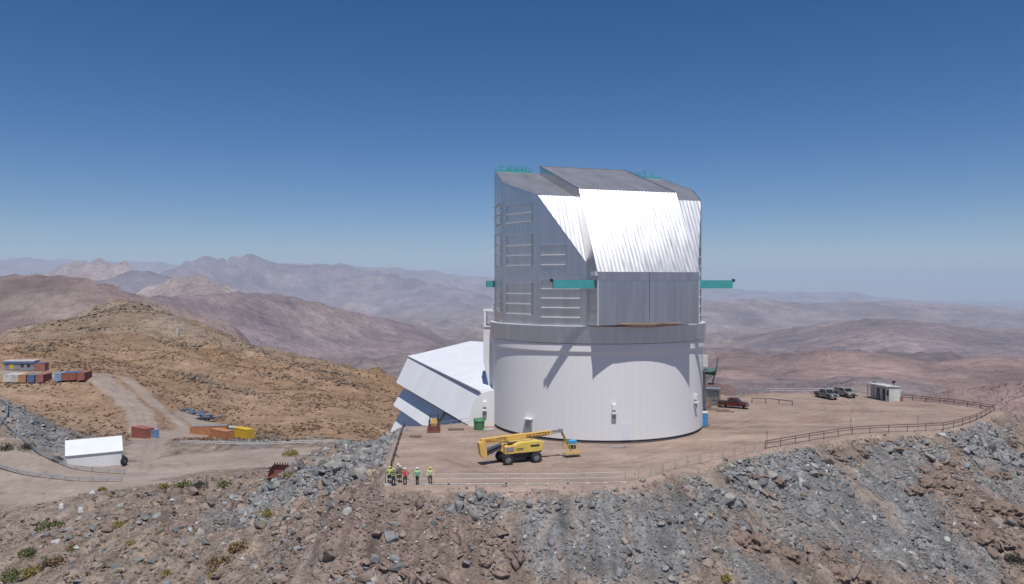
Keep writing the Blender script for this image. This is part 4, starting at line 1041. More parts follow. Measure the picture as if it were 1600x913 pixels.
for (px, py, lb) in ((1330, 679.5, 'thin marker pole on the guardrail above the brown earth lump'), (1435, 674, 'thin marker pole on the guardrail near the pad tip'), (1199, 702, 'thin marker pole at the start of the brown guardrail')):
    x, y, z = G(px, py); o = thing('marker_pole', lb, 'pole', (x, y + 0.1, 0), 0, 'marker poles on the guardrail')
    b = MB(); b.cyl((0, 0, -0.3), (0, 0, 2.3), 0.03, n=6); b.build('shaft', M['brownRail'], o); b = MB(); b.box((0, 0, 2.0), (0.28, 0.04, 0.12)); b.build('reflector', M['greyMetal'], o)
b = MB(); x, y, z = G(604, 757)
o = thing('lamp_post', 'small grey post with white head at the left corner of the railing', 'post', (x - 0.15, y + 0.2, 0)); b.cyl((0, 0, -0.3), (0, 0, 1.7), 0.05, n=8); b.build('shaft', M['greyMetal'], o); b = MB(); b.cyl((0, 0, 1.7), (0, 0, 1.95), 0.12, 0.09, 10); b.build('head', M['whitePaint'], o)

# valley guard rails
def ground_pts(L, dz=0.0): return [(x, y, Hz(x, y) + dz) for x, y in L]
def gp(px, py, z): p = G(px, py, z); return (p[0], p[1])
railing('guardrail', ground_pts([gp(282, 693, -13.3), gp(330, 696, -13.3), gp(400, 697.5, -13.3), gp(470, 696, -13.3), gp(548, 692, -13.3)]), 'pale low guardrail along the far side of the lower road, above the grey scree', M['whitePaint'], 0.75, (0.4, 0.7), 0.06, 14, 'guardrail', foot=False)
railing('guardrail', ground_pts([gp(-20, 706, -12.5), gp(20, 720, -12.8), gp(60, 731, -13), gp(110, 737, -13), gp(195, 739, -13)]), 'grey guardrail curving in front of the white tent', M['greyMetal'], 0.75, (0.4, 0.7), 0.075, 14, 'guardrail', foot=False)
railing('guardrail', ground_pts([gp(-20, 742, -13), gp(40, 749, -13), gp(110, 752, -13), gp(190, 752, -13)]), 'lower grey guardrail at the near edge of the road at far left', M['greyMetal'], 0.75, (0.4, 0.7), 0.075, 12, 'guardrail', foot=False)
railing('guardrail', ground_pts([P3(-30, 618, 160)[:2], P3(2, 622, 158)[:2], P3(12, 634, 154)[:2], P3(12, 645, 150)[:2], P3(2, 660, 147)[:2], P3(-25, 680, 142)[:2]]), 'grey guardrail curling round the upper terrace at the left edge', M['greyMetal'], 0.85, (0.4, 0.8), 0.075, 12, 'guardrail', foot=False)

# ------------------------------------------------------------------ vehicles
def pickup(name, label, loc, rz, paint, group=None, canopy=False):
    t = thing(name, label, 'pickup', loc, rz, group)
    # front towards +x; 5.2 long, 1.85 wide
    b = MB()
    side = [(-2.6, 0.55), (-2.6, 1.08), (-0.75, 1.12), (-0.72, 1.15), (1.15, 1.15), (2.35, 1.02), (2.55, 0.85), (2.6, 0.5), (2.1, 0.42), (1.98, 0.72), (1.7, 0.86), (1.35, 0.86), (1.08, 0.70), (0.98, 0.42), (-1.12, 0.42), (-1.22, 0.70), (-1.48, 0.86), (-1.82, 0.86), (-2.08, 0.70), (-2.2, 0.45)]
    b.prism(side, 'y', -0.91, 0.91); b.build('body', paint, t, bevel=0.05)
    b = MB(); b.prism([(-0.85, 1.13), (-0.72, 1.72), (-0.5, 1.80), (0.35, 1.78), (0.62, 1.70), (1.25, 1.13)], 'y', -0.80, 0.80); cab = b.build('cab', paint, t, bevel=0.05)
    for s_ in (-1, 1):
        for (xa, xb, xc, xd) in ((-0.72, -0.05, -0.05, -0.62), (0.03, 1.02, 0.5, 0.03)):
            b = MB(); b.add([(xa, s_ * 0.806, 1.18), (xb, s_ * 0.806, 1.18), (xc, s_ * 0.806, 1.66), (xd, s_ * 0.806, 1.66)], [(0, 1, 2, 3) if s_ < 0 else (3, 2, 1, 0)]); b.build('side_window', M['glass'], cab)
        b = MB(); b.box((2.5, s_ * 0.68, 0.86), (0.14, 0.34, 0.16)); b.build('headlight', M['lamp'], t)
        b = MB(); b.box((-2.6, s_ * 0.82, 0.92), (0.05, 0.14, 0.26)); b.build('tail_light', M['redLamp'], t)
        b = MB(); b.box((0.98, s_ * 0.98, 1.22), (0.12, 0.16, 0.14)); b.build('mirror', M['black'], t)
        b = MB(); b.box((0.05, s_ * 0.915, 0.98), (0.16, 0.02, 0.03)); b.build('door_handle', M['black'], t)
        for x in (-1.65, 1.53): wheel(t, (x, s_ * 0.80, 0.38), 0.38, 0.25)
    b = MB(); b.add([(0.66, -0.72, 1.70), (0.66, 0.72, 1.70), (1.22, 0.74, 1.19), (1.22, -0.74, 1.19)], [(3, 2, 1, 0)]); 
    for i, p in enumerate(b.v): b.v[i] = (p[0] + 0.03, p[1], p[2] + 0.02)
    b.build('windscreen', M['glass'], cab)
    b = MB(); b.box((2.6, 0, 0.55), (0.16, 1.8, 0.22)); b.build('bumper', M['chrome'] if not canopy else M['black'], t, bevel=0.03)
    b = MB(); b.box((2.56, 0, 0.84), (0.06, 0.95, 0.2)); b.build('grille', M['black'], t)
    b = MB(); b.box((-1.65, 0, 1.125), (1.7, 1.5, 0.03)); b.build('bed_liner', M['black'], t)
    b = MB(); b.box((-2.68, 0, 0.52), (0.12, 1.6, 0.14)); b.build('rear_bumper', M['chrome'], t)
    if canopy:
        b = MB(); b.prism([(-2.5, 1.12), (-2.4, 1.75), (-0.8, 1.78), (-0.86, 1.12)], 'y', -0.8, 0.8); b.build('canopy', paint, t, bevel=0.05)
    else:
        b = MB(); b.tube([(-0.95, -0.7, 1.12), (-0.95, -0.65, 1.72), (-0.95, 0.65, 1.72), (-0.95, 0.7, 1.12)], 0.045, 6); b.build('roll_bar', M['black'], t)
    t.scale = (0.92, 0.92, 0.92); return t
x, y, z = G(1146, 637.5); pickup('pickup_truck', 'dusty red pickup truck parked beside the drum near the grey cage', (x, y, 0.02), R_(-30), M['redCar'])
x, y, z = G(1291, 622.5); pickup('pickup_truck', 'dark grey pickup truck, left of the two parked near the far guardrail', (x, y, 0.02), R_(-72), M['greyCar'], 'grey pickups near the far guardrail')
x, y, z = G(1320.5, 620); pickup('pickup_truck', 'paler grey pickup with covered bed, right of the two near the far guardrail', (x, y, 0.02), R_(-79), M['paleCar'], 'grey pickups near the far guardrail', canopy=True)

# ------------------------------------------------------------------ shed on the pad
shed = thing('site_shed', 'white cabin shed with two dark doorways near the far guardrail', 'shed', (66.6, 137.0, 0), R_(12))
b = MB(); b.box((0, 0, 1.25), (2.3, 5.0, 2.5)); b.build('wall', M['cWhite'], shed, bevel=0.03)
b = MB(); b.box((-0.35, 0, 2.62), (3.1, 5.3, 0.12), 0, Matrix.Rotation(R_(3), 3, 'Y')); b.build('roof', M['whitePaint'], shed)
for y_ in (-1.0, 0.35):
    b = MB(); b.box((-1.16, y_, 1.1), (0.05, 0.75, 2.05)); b.build('doorway', M['dark'], shed)
b = MB(); b.box((-1.16, -1.95, 1.45), (0.05, 0.7, 0.9)); b.build('window', M['glass'], shed)
for y_ in (-2.45, -1.5, -0.4, 0.9, 2.45):
    b = MB(); b.box((-1.72, y_, 1.27), (0.09, 0.09, 2.55)); b.build('porch_post', M['greyMetal'], shed)
b = MB(); b.cyl((0.2, -1.9, 2.65), (0.2, -1.9, 3.35), 0.05, n=6); b.box((0.2, -1.9, 3.35), (0.75, 0.06, 0.5), 0, Matrix.Rotation(R_(35), 3, 'X')); b.build('solar_panel', M['black'], shed)
b = MB(); b.box((0.2, 2.2, 2.85), (1.6, 0.7, 0.4)); b.build('roof_box', M['greyMetal'], shed)
o = thing('barrel', 'small red barrel at the right corner of the white shed', 'barrel', (68.35, 134.9, 0)); b = MB(); b.cyl((0, 0, 0), (0, 0, 0.8), 0.3, n=14); b.build('drum', M['cRed'], o); b = MB(); b.cyl((0, 0, 0.8), (0, 0, 0.84), 0.31, n=14); b.build('lid', M['cRed'], o)

# ------------------------------------------------------------------ things by the right of the drum
x, y, z = G(1098.5, 668); o = thing('portable_toilet', 'blue portable toilet with white roof against the right of the drum', 'toilet', (x + 0.1, y, 0), R_(-8))
b = MB(); b.box((0, 0, 0.09), (1.25, 1.25, 0.18)); b.build('skid', M['wood'], o); b = MB(); b.box((0, 0, 1.15), (1.05, 1.05, 1.95)); b.build('cabin', M['blue'], o, bevel=0.04)
b = MB(); b.box((0, -0.54, 1.12), (0.7, 0.03, 1.7)); d_ = b.build('door', M['blue'], o); b = MB(); b.box((0.24, -0.57, 1.1), (0.06, 0.04, 0.14)); b.build('handle', M['whitePaint'], d_)
b = MB(); b.box((0, 0, 2.27), (1.12, 1.12, 0.3), 0, None, 0.8); b.build('roof', M['whitePaint'], o); b = MB(); b.cyl((0.35, 0.35, 2.3), (0.35, 0.35, 2.85), 0.06, n=8); b.build('vent_pipe', M['whitePaint'], o)
x, y, z = G(1116, 634.5); o = thing('mesh_cage', 'tall grey green mesh storage cage behind the red pickup', 'cage', (x, y + 1, 0), R_(-14))
for sx in (-1.2, 1.2):
    for sy in (-0.9, 0.9):
        b = MB(); b.box((sx, sy, 1.4), (0.1, 0.1, 2.8)); b.build('post', M['green'], o)
for k in range(11):
    b = MB(); b.box((-1.1 + 0.22 * k, -0.93, 1.4), (0.05, 0.04, 2.6)); b.build('bar', M['greyMetal'], o)
for k in range(9):
    b = MB(); b.box((1.23, -0.8 + 0.2 * k, 1.4), (0.04, 0.05, 2.6)); b.build('bar', M['greyMetal'], o)
for z_ in (0.15, 1.0, 1.9, 2.75):
    b = MB(); b.box((0, -0.9, z_), (2.5, 0.08, 0.09)); b.build('rail', M['green'], o); b = MB(); b.box((1.2, 0, z_), (0.08, 1.9, 0.09)); b.build('rail', M['green'], o)
b = MB(); b.box((0, 0.2, 1.3), (2.1, 1.3, 2.3)); b.build('stacked_load', M['cGrey'], o, bevel=0.1); b = MB(); b.box((0, 0, 2.84), (2.6, 2.0, 0.06)); b.build('top', M['greyMetal'], o)
x, y, z = G(1103, 640); o = thing('cable_reel', 'dark wooden cable reel beside the mesh cage', 'cable reel', (x, y, 0), R_(35))
for sy in (-0.45, 0.45):
    b = MB(); b.cyl((0, sy - 0.04, 0.95), (0, sy + 0.04, 0.95), 0.95, n=24); b.build('flange', M['wood'], o)
b = MB(); b.cyl((0, -0.41, 0.95), (0, 0.41, 0.95), 0.6, n=20); b.build('cable', M['black'], o)
x, y, z = G(1096, 646); o = thing('pale_crate', 'pale crate with pipes stacked on it between drum and cable reel', 'crate', (x, y + 0.8, 0), R_(10))
b = MB(); b.box((0, 0, 0.6), (1.5, 1.2, 1.2)); b.build('box', M['cPale'], o, bevel=0.03)
for k in range(3):
    b = MB(); b.cyl((-1.1, -0.4 + 0.35 * k, 1.3), (1.2, -0.3 + 0.35 * k, 1.3), 0.09, n=8); b.build('pipe', M['greyMetal'], o)
for i, (px, py, L, ang, lb) in enumerate(((1122, 641.5, 3.6, -12, 'long dark plank lying on the pad behind the blue toilet'), (1133, 644, 2.8, -18, 'shorter dark plank lying in front of the red pickup'), (1112, 640, 2.2, -5, 'short plank lying at the foot of the mesh cage'))):
    x, y, z = G(px, py); o = thing('plank', lb, 'plank', (x, y, 0.02), R_(ang), 'loose planks near the red pickup')
    b = MB(); b.box((0, 0, 0.09), (L, 0.3, 0.16)); b.build('board', M['wood'], o); b = MB(); b.box((-L / 3, 0, 0.19), (0.1, 0.45, 0.05)); b.build('batten', M['wood'], o)

# ------------------------------------------------------------------ things at the left of the pad
x, y, z = G(748.5, 672.5); o = thing('green_bin', 'tall green plastic tank bin with lid by the link wall', 'bin', (x, y + 0.5, 0), R_(8))
b = MB(); b.cyl((0, 0, 0.0), (0, 0, 1.25), 0.68, 0.78, 20); b.build('tub', M['binGreen'], o); b = MB(); b.cyl((0, 0, 1.25), (0, 0, 1.40), 0.86, 0.80, 20); b.build('rim', M['binGreen'], o)
b = MB(); b.cyl((0, 0, 1.40), (0, 0, 1.58), 0.74, 0.55, 20); b.cyl((0.2, 0, 1.58), (0.2, 0, 1.70), 0.16, 0.14, 12); b.build('lid', M['binGreen'], o)
for s_ in (-1, 1):
    b = MB(); b.box((s_ * 0.72, 0, 1.52), (0.1, 0.3, 0.3)); b.build('handle', M['binGreen'], o)
x, y, z = G(677, 675); o = thing('skid_loader', 'small tan skid loader with roll cage and brown bucket beside the annex', 'loader', (x, y + 1.2, 0), R_(4))
for sx in (-0.62, 0.62):
    for sy in (-0.55, 0.65): wheel(o, (sx, sy, 0.36), 0.36, 0.28, R_(90))
b = MB(); b.box((0, 0.1, 0.75), (0.95, 1.9, 0.8)); b.build('body', M['cTan'], o, bevel=0.06)
b = MB(); b.box((0, -0.55, 1.35), (0.7, 0.1, 0.9)); b.build('seat_panel', M['orange'], o)
for sx in (-0.58, 0.58):
    b = MB(); b.tube([(sx, -0.7, 0.9), (sx, -0.6, 2.25), (sx, 0.5, 2.25), (sx, 0.7, 1.0)], 0.06, 6); b.build('cage_bar', M['black'], o)
    b = MB(); b.tube([(sx * 1.25, 0.9, 1.3), (sx * 1.25, -0.6, 1.15), (sx * 1.25, -1.3, 0.4)], 0.07, 6); b.build('lift_arm', M['black'], o)
b = MB(); b.tube([(-0.58, -0.6, 2.25), (0.58, -0.6, 2.25)], 0.06, 6); b.tube([(-0.58, 0.5, 2.25), (0.58, 0.5, 2.25)], 0.06, 6); b.build('cage_roof', M['black'], o)
b = MB(); b.prism([(-1.25, 0.75), (-1.35, 0.1), (-1.95, 0.04), (-1.9, 0.12), (-1.42, 0.18), (-1.32, 0.8)], 'x', -0.9, 0.9); b.build('bucket', M['rust'], o)
for i, (px, py, L, ang, m_, lb) in enumerate(((712, 672, 2.2, 6, 'wood', 'grey timber stack on the ground between loader and green bin'), (649, 683, 1.4, -4, 'wood', 'brown plank stack on the pad left of the skid loader'), (762, 673, 1.6, 30, 'cPale', 'pale board stack at the foot of the drum right of the green bin'))):
    x, y, z = G(px, py); o = thing('timber_stack', lb, 'timber stack', (x, y, 0.0), R_(ang), 'timber stacks along the pad')
    for k in range(4):
        b = MB(); b.box((0.1 * (k % 2), -0.3 + 0.28 * (k % 2), 0.09 + 0.14 * (k // 2)), (L, 0.26, 0.12)); b.build('plank', M[m_], o)
x, y, z = G(965, 700); o = thing('metal_plate', 'flat pale metal plate lying on the gravel in front of the drum', 'plate', (x, y, 0.03), R_(4)); b = MB(); b.box((0, 0, 0.05), (1.5, 0.5, 0.08)); b.build('plate', M['greyMetal'], o); b = MB(); b.cyl((0.9, 0.1, 0.0), (0.9, 0.1, 0.18), 0.12, n=10); b.build('cap', M['greyMetal'], o)

# ------------------------------------------------------------------ valley: tent, containers, scrap
t0_ = Vector(G(103, 735, -13)); t1_ = t0_ + Vector((math.cos(R_(30)) * 9.05, math.sin(R_(30)) * 9.05, 0)); dt = (t1_ - t0_); Lt = dt.length; zt_ = -13.05
tent = thing('storage_tent', 'white pitched storage tent beside the lower dirt road', 'tent', (t0_.x, t0_.y, zt_), math.atan2(dt.y, dt.x))
Wt = 7.0
b = MB(); b.box((Lt / 2, 0.06, 1.2), (Lt, 0.12, 2.4 + 0.6)); b.build('wall', M['white'], tent); b = MB(); b.box((Lt / 2, Wt - 0.06, 1.2), (Lt, 0.12, 3.0)); b.build('wall', M['white'], tent)
for x_ in (0.06, Lt - 0.06):
    b = MB(); b.prism([(0, -0.3), (0, 2.7), (Wt / 2, 4.7), (Wt, 2.7), (Wt, -0.3)], 'x', x_ - 0.06, x_ + 0.06); b.build('gable', M['white'], tent)
quadslab([(-0.15, -0.15, 2.66), (Lt + 0.15, -0.15, 2.66), (Lt + 0.15, Wt / 2, 4.82), (-0.15, Wt / 2, 4.82)], 0.1, 'roof', M['white2'], tent)
quadslab([(-0.15, Wt / 2, 4.82), (Lt + 0.15, Wt / 2, 4.82), (Lt + 0.15, Wt + 0.15, 2.66), (-0.15, Wt + 0.15, 2.66)], 0.1, 'roof', M['white2'], tent)
b = MB(); b.cyl((0, -0.16, 2.60), (Lt, -0.16, 2.60), 0.07, n=6); b.build('gutter', M['greyMetal'], tent)
p = Vector(G(194, 727, -13)); o = thing('spare_tyre', 'large black tyre leaning at the right end of the white tent', 'tyre', (p.x, p.y, -13.0), R_(80)); wheel(o, (0, 0, 0.75), 0.75, 0.45)

def container(label, px, py, Y, rz, m_, L=6.06, doors='-x', group=None, w=2.44, h=2.6, z=None, roofm=None):
    x, y, zz = P3(px, py, Y); zz = Hz(x, y) if z is None else z
    o = thing('shipping_container', label, 'container', (x, y, zz - 0.05), rz, group)
    b = MB(); b.box((0, 0, h / 2 + 0.05), (L - 0.12, w - 0.14, h - 0.1)); b.build('shell', m_, o)
    n = int(L / 0.4)
    for s_ in (-1, 1):
        b = MB()
        for k in range(n):
            xx = -L / 2 + 0.25 + (L - 0.5) * k / (n - 1); b.box((xx, s_ * (w / 2 - 0.055), h / 2 + 0.05), (0.16, 0.07, h - 0.3))
        b.build('corrugation', m_, o)
    b = MB()
    for s_ in (-1, 1):
        for e in (-1, 1):
            b.box((e * (L / 2 - 0.07), s_ * (w / 2 - 0.07), h / 2 + 0.03), (0.14, 0.14, h)); 
        b.box((0, s_ * (w / 2 - 0.05), h - 0.02), (L, 0.1, 0.12)); b.box((0, s_ * (w / 2 - 0.05), 0.1), (L, 0.1, 0.16))
    b.build('frame', m_, o)
    e = -1 if doors == '-x' else 1
    for s_ in (-1, 1):
        b = MB(); b.box((e * (L / 2 - 0.04), s_ * (w / 4 - 0.02), h / 2), (0.06, w / 2 - 0.2, h - 0.3)); d_ = b.build('door', m_, o)
        b = MB(); b.cyl((e * (L / 2 + 0.02), s_ * 0.25, 0.25), (e * (L / 2 + 0.02), s_ * 0.25, h - 0.25), 0.025, n=6); b.build('lock_rod', M['greyMetal'], d_)
    b = MB(); b.box((0, 0, h + 0.01), (L - 0.06, w - 0.06, 0.08)); b.build('roof', roofm or m_, o)
    return o
g1 = 'container ends lined up on the hillside terrace'
# row on the terrace, ends towards the camera
for px, py, m_, roofm, lb in ((19, 594.5, 'cWhite', 'whitePaint', 'white container at the left end of the hillside row'), (30.5, 595, 'cPale', 'cWhite', 'off white container, second in the hillside row'), (41.5, 595, 'cTan', 'cTan', 'orange tan container in the middle of the hillside row'),
                              (55, 593, 'cBlue', 'cGrey', 'dark blue container between tan and rust containers'), (68.5, 592.5, 'cPink', 'cPink', 'rust red container at the right end of the first hillside row'),
                              (98, 594, 'cLightBlue', 'cLightBlue', 'pale blue container left of the second hillside row'), (108, 593.5, 'cRust', 'cBlue', 'brown container with blue roof in the second hillside row'), (119.5, 593.5, 'cRust', 'cBlue', 'second brown container with blue roof beside the red one'), (132, 593.5, 'cRed', 'cRed', 'red container at the right end of the hillside rows')):
    container(lb, px, py, 236, R_(90) + R_(6), M[m_], doors='-x', group=g1, roofm=M[roofm]).scale = (0.9, 0.9, 0.92)
# long office block with dark eave behind the row
x, y, z = P3(34, 580, 251); z = Hz(x, y)
off = thing('site_office', 'long grey site office with white roof and dark eave behind the container row', 'office', (x, y, z), R_(3))
b = MB(); b.box((0, 0, 1.4), (9.4, 3, 2.9)); b.build('wall', M['cGrey'], off); b = MB(); b.box((0, 0.3, 3.05), (9.8, 3.6, 0.3)); b.build('roof', M['whitePaint'], off); b = MB(); b.box((0, -1.6, 2.55), (9.6, 0.3, 0.55)); b.build('eave', M['cBlue'], off)
b = MB(); b.box((-2.4, -1.53, 1.2), (1.3, 0.06, 1.5)); b.build('yellow_panel', M['cYellow'], off)
for xx in (1.0, 3.0):
    b = MB(); b.box((xx, -1.53, 1.5), (0.9, 0.06, 0.9)); b.build('window', M['glass'], off)
container('red and purple container beside the grey site office', 64.5, 578, 251, R_(5), M['cPink'], L=3.4, group=None, roofm=M['cBlue'])
# containers in the saddle
container('rust red container at the road fork left of the saddle', 223, 683, 190, R_(-35), M['cRed'], L=6.06)
container('small blue container beside the rust red one at the road fork', 238, 685, 190, R_(-30), M['cLightBlue'], L=2.6, h=2.0, w=2.0)
container('long faded orange container with grey roof in the saddle', 327, 675, 206, R_(10), M['cOrange'], L=9.4, roofm=M['cGrey'])
container('orange container standing diagonally in front of the long one', 347, 684, 198, R_(-36), M['cOrange'], L=7.0)
container('yellow container at the right end of the saddle group', 381, 680, 203, R_(-38), M['cYellow'], L=6.06, doors='x')
container('small grey container between orange and yellow ones', 358, 672, 210, R_(-10), M['cGrey'], L=4.0, h=2.0, roofm=M['cPale'])
# scrap and pipe pile
sx0, sy0, _ = P3(310, 655, 230)
ORD = ('first', 'second', 'third', 'fourth', 'fifth', 'sixth', 'seventh', 'eighth', 'ninth')
for k in range(9):
    a = rng.uniform(-0.5, 0.5); L = rng.uniform(2.0, 5.0); x = sx0 - 5 + 10 * k / 8; y = sy0 + rng.uniform(-1.2, 1.2); z = Hz(x, y)
    o = thing('scrap_pipe', ORD[k] + ' dark pipe from the left in the scrap pile behind the orange containers', 'pipe', (x, y, z), a, 'scrap pile pipes')
    b = MB(); zz = 0.4 + rng.uniform(0, 1.1); rr_ = rng.uniform(0.15, 0.32); b.cyl((-L / 2, 0, zz * 0.4), (L / 2, 0, zz), rr_, n=8); b.build('pipe', M[('cBlue', 'black', 'greyMetal')[k % 3]], o); b = MB(); b.cyl((L / 2 - 0.1, 0, zz), (L / 2, 0, zz), rr_ * 1.25, n=8); b.build('flange', M['greyMetal'], o)
for k, (dx, m_, lb) in enumerate(((-2.5, 'cBlue', 'dark blue crate at the left of the scrap pile'), (0.4, 'cLightBlue', 'pale blue crate in the middle of the scrap pile'), (3.0, 'cBlue', 'dark blue crate at the right of the scrap pile'))):
    x = sx0 + dx; y = sy0 + 0.8; o = thing('scrap_crate', lb, 'crate', (x, y, Hz(x, y)), 0.2 * k, 'scrap pile crates')
    b = MB(); b.box((0, 0, 0.6), (1.7, 1.2, 1.2)); b.build('box', M[m_], o); b = MB(); b.box((0, 0, 1.24), (1.8, 1.3, 0.08)); b.build('lid', M['greyMetal'], o)
x, y, z = P3(322, 656, 226); z = Hz(x, y); o = thing('flatbed_trailer', 'low dark flatbed trailer in front of the scrap pile', 'trailer', (x, y, z), R_(4))
b = MB(); b.box((0, 0, 0.8), (5.2, 1.8, 0.25)); b.build('deck', M['black'], o); b = MB(); b.bar((-2.6, 0, 0.75), (-3.8, 0, 0.6), 0.15); b.build('drawbar', M['black'], o)
for sx in (-0.6, 0.6):
    for sy in (-0.8, 0.8): wheel(o, (sx, sy, 0.38), 0.38, 0.26)
# rusty excavator bucket by the lower road
x, y, z = march(435, 745); o = thing('excavator_bucket', 'rusty red excavator bucket with teeth lying by the lower road', 'bucket', (x, y, z), R_(-12))
b = MB(); b.prism([(-1.0, 0.0), (0.9, 0.0), (1.2, 0.7), (0.9, 1.5), (0.75, 1.5), (0.95, 0.75), (0.7, 0.15), (-0.9, 0.15)], 'x', -1.2, 1.2); b.build('shell', M['rust'], o)
for sx in (-1.17, 1.17):
    b = MB(); b.prism([(-1.0, 0.02), (0.88, 0.02), (1.15, 0.7), (0.88, 1.48), (-0.2, 1.2)], 'x', sx - 0.04, sx + 0.04); b.build('side_plate', M['rust'], o)
for k in range(6):
    b = MB(); b.box((-1.0 + 0.4 * k, 0.82, 1.62), (0.16, 0.14, 0.34), 0, None, 0.6); b.build('tooth', M['black'], o)
b = MB(); b.cyl((-1.2, 1.0, 0.9), (1.2, 1.0, 0.9), 0.12, n=8); b.build('pin', M['black'], o)
# survey pillar on the hill
x, y, z = P3(277, 522, 400); z = Hz(x, y); o = thing('survey_pillar', 'thin white pillar standing on the brown hillside', 'pillar', (x, y, z)); b = MB(); b.cyl((0, 0, -0.5), (0, 0, 4.2), 0.55, 0.45, 10); b.build('shaft', M['whitePaint'], o); b = MB(); b.cyl((0, 0, 4.2), (0, 0, 4.4), 0.65, n=10); b.build('cap', M['whitePaint'], o)
# white bags on the left flank
for px, py, Y, lb in ((97, 783, 117, 'white debris sack lying left of the pale boulder'), (126, 791, 114, 'white sack on the pale boulder slope')):
    x, y, z = P3(px, py, Y); z = Hz(x, y); o = thing('white_sack', lb, 'sack', (x, y, z), R_(px))
    b = MB(); b.box((0, 0, 0.35), (1.1, 0.8, 0.8), 0, None, 0.7); b.build('bag', M['whitePaint'], o, bevel=0.15); b = MB(); b.cyl((0, 0, 0.7), (0.05, 0, 0.95), 0.2, 0.28, 8); b.build('neck', M['whitePaint'], o)
# ------------------------------------------------------------------ rocks on the slope
def ico(sub):
    bm = bmesh.new(); bmesh.ops.create_icosphere(bm, subdivisions=sub, radius=1.0); bm.verts.ensure_lookup_table()
    v = np.array([p.co[:] for p in bm.verts]); f = np.array([[q.index for q in p.verts] for p in bm.faces]); bm.free(); return v, f
def rock_shape(sub, cuts, seed, lo=0.30, hi=0.62):
    r = np.random.default_rng(seed); v, f = ico(sub); v = v.copy()
    v *= (1 + 0.03 * r.standard_normal((len(v), 1)))
    for _ in range(cuts):
        n = r.standard_normal(3); n /= np.linalg.norm(n); d = r.uniform(lo, hi)
        k = v @ n - d; v = v - np.clip(k, 0, None)[:, None] * n
    s = np.array([1.0, r.uniform(0.6, 0.95), r.uniform(0.45, 0.75)]); v = v * s
    return v / np.abs(v).max(), f
NCAND = 300000
cx_ = rng.uniform(-80, 98, NCAND); cyy = rng.uniform(60, 128, NCAND)
cd = pad_sd(cx_, cyy); sel = (cd > 0.35) & (np.abs(cx_ / cyy) < 0.72); cx_, cyy, cd = cx_[sel], cyy[sel], cd[sel]
sel = road_sd(cx_, cyy) > 0.4; cx_, cyy, cd = cx_[sel], cyy[sel], cd[sel]
czz = near_h(cx_, cyy); cpx, cpy = proj(cx_, cyy, czz)
sel = (cpx > -60) & (cpx < 1660) & (cpy < 950) & (cpy > 640); cx_, cyy, czz, cpx, cpy, cd = [a[sel] for a in (cx_, cyy, czz, cpx, cpy, cd)]
wx_ = cpx + 26 * fbm(cx_ / 4, cyy / 4, 3, 91); wy_ = cpy + 15 * fbm(cx_ / 4, cyy / 4, 3, 95)
kb, kf, kr, ks = blobs(wx_, wy_, GREY_BIG), blobs(wx_, wy_, GREY_FINE), blobs(wx_, wy_, BROWN), blobs(wx_, wy_, SAND)
N0 = len(cx_); u = rng.random(N0); pw = rng.pareto(2.05, N0) + 1.0
size = np.full(N0, 0.0); dens = np.full(N0, 0.0)
for k, d0, s0, smax in ((np.full(N0, 0.35), 0.48, 0.07, 0.8), (kr, 0.6, 0.10, 0.95), (kf, 0.95, 0.065, 0.5), (kb, 0.80, 0.15, 1.15)):
    m_ = k > 0.3; dens = np.where(m_, d0, dens); size = np.where(m_, np.minimum(s0 * pw, smax), size)
q1_, q2_ = np.where(cx_ > 24, 0.84, 1.0), np.where(cx_ > 24, 0.54, 0.0)
clump = np.clip(0.62 + 0.7 * fbm(cx_ / 5.0, cyy / 5.0, 3, 131) + 0.6 * fbm((cx_ * q1_ + cyy * q2_) / 1.6, (cyy * q1_ - cx_ * q2_) / 16.0, 3, 161), 0.06, 1.5)
dens = dens * np.where(kf > 0.3, np.clip(clump, 0.35, 1), clump) * (1 - 0.9 * (ks > 0.4)); size = np.where(cd < 2.0, np.minimum(size, 0.4 + 0.25 * cd), size)
keep = u < dens
RX, RY, RZ, RS = cx_[keep], cyy[keep], czz[keep], size[keep]; rkb, rkf, rkr = kb[keep], kf[keep], kr[keep]
NRK = len(RX)
def rock_col(n, gb, gf, br):
    r = np.random.default_rng(23); c = np.zeros((n, 3)); c[:] = (0.285, 0.225, 0.183)
    c[br > 0.3] = (0.265, 0.198, 0.163); c[gf > 0.3] = (0.24, 0.238, 0.235); c[gb > 0.3] = (0.26, 0.258, 0.254)
    odd = r.random(n); c[(odd < 0.16)] = (0.24, 0.24, 0.238); c[(odd > 0.90)] = (0.31, 0.24, 0.195); pale = r.random(n) < 0.05; c[pale] = (0.42, 0.41, 0.39)
    return c * r.uniform(0.62, 1.28, (n, 1)) * (1 + 0.03 * r.standard_normal((n, 3)))
RC_ = np.clip(rock_col(NRK, rkb, rkf, rkr), 0.03, 0.6)
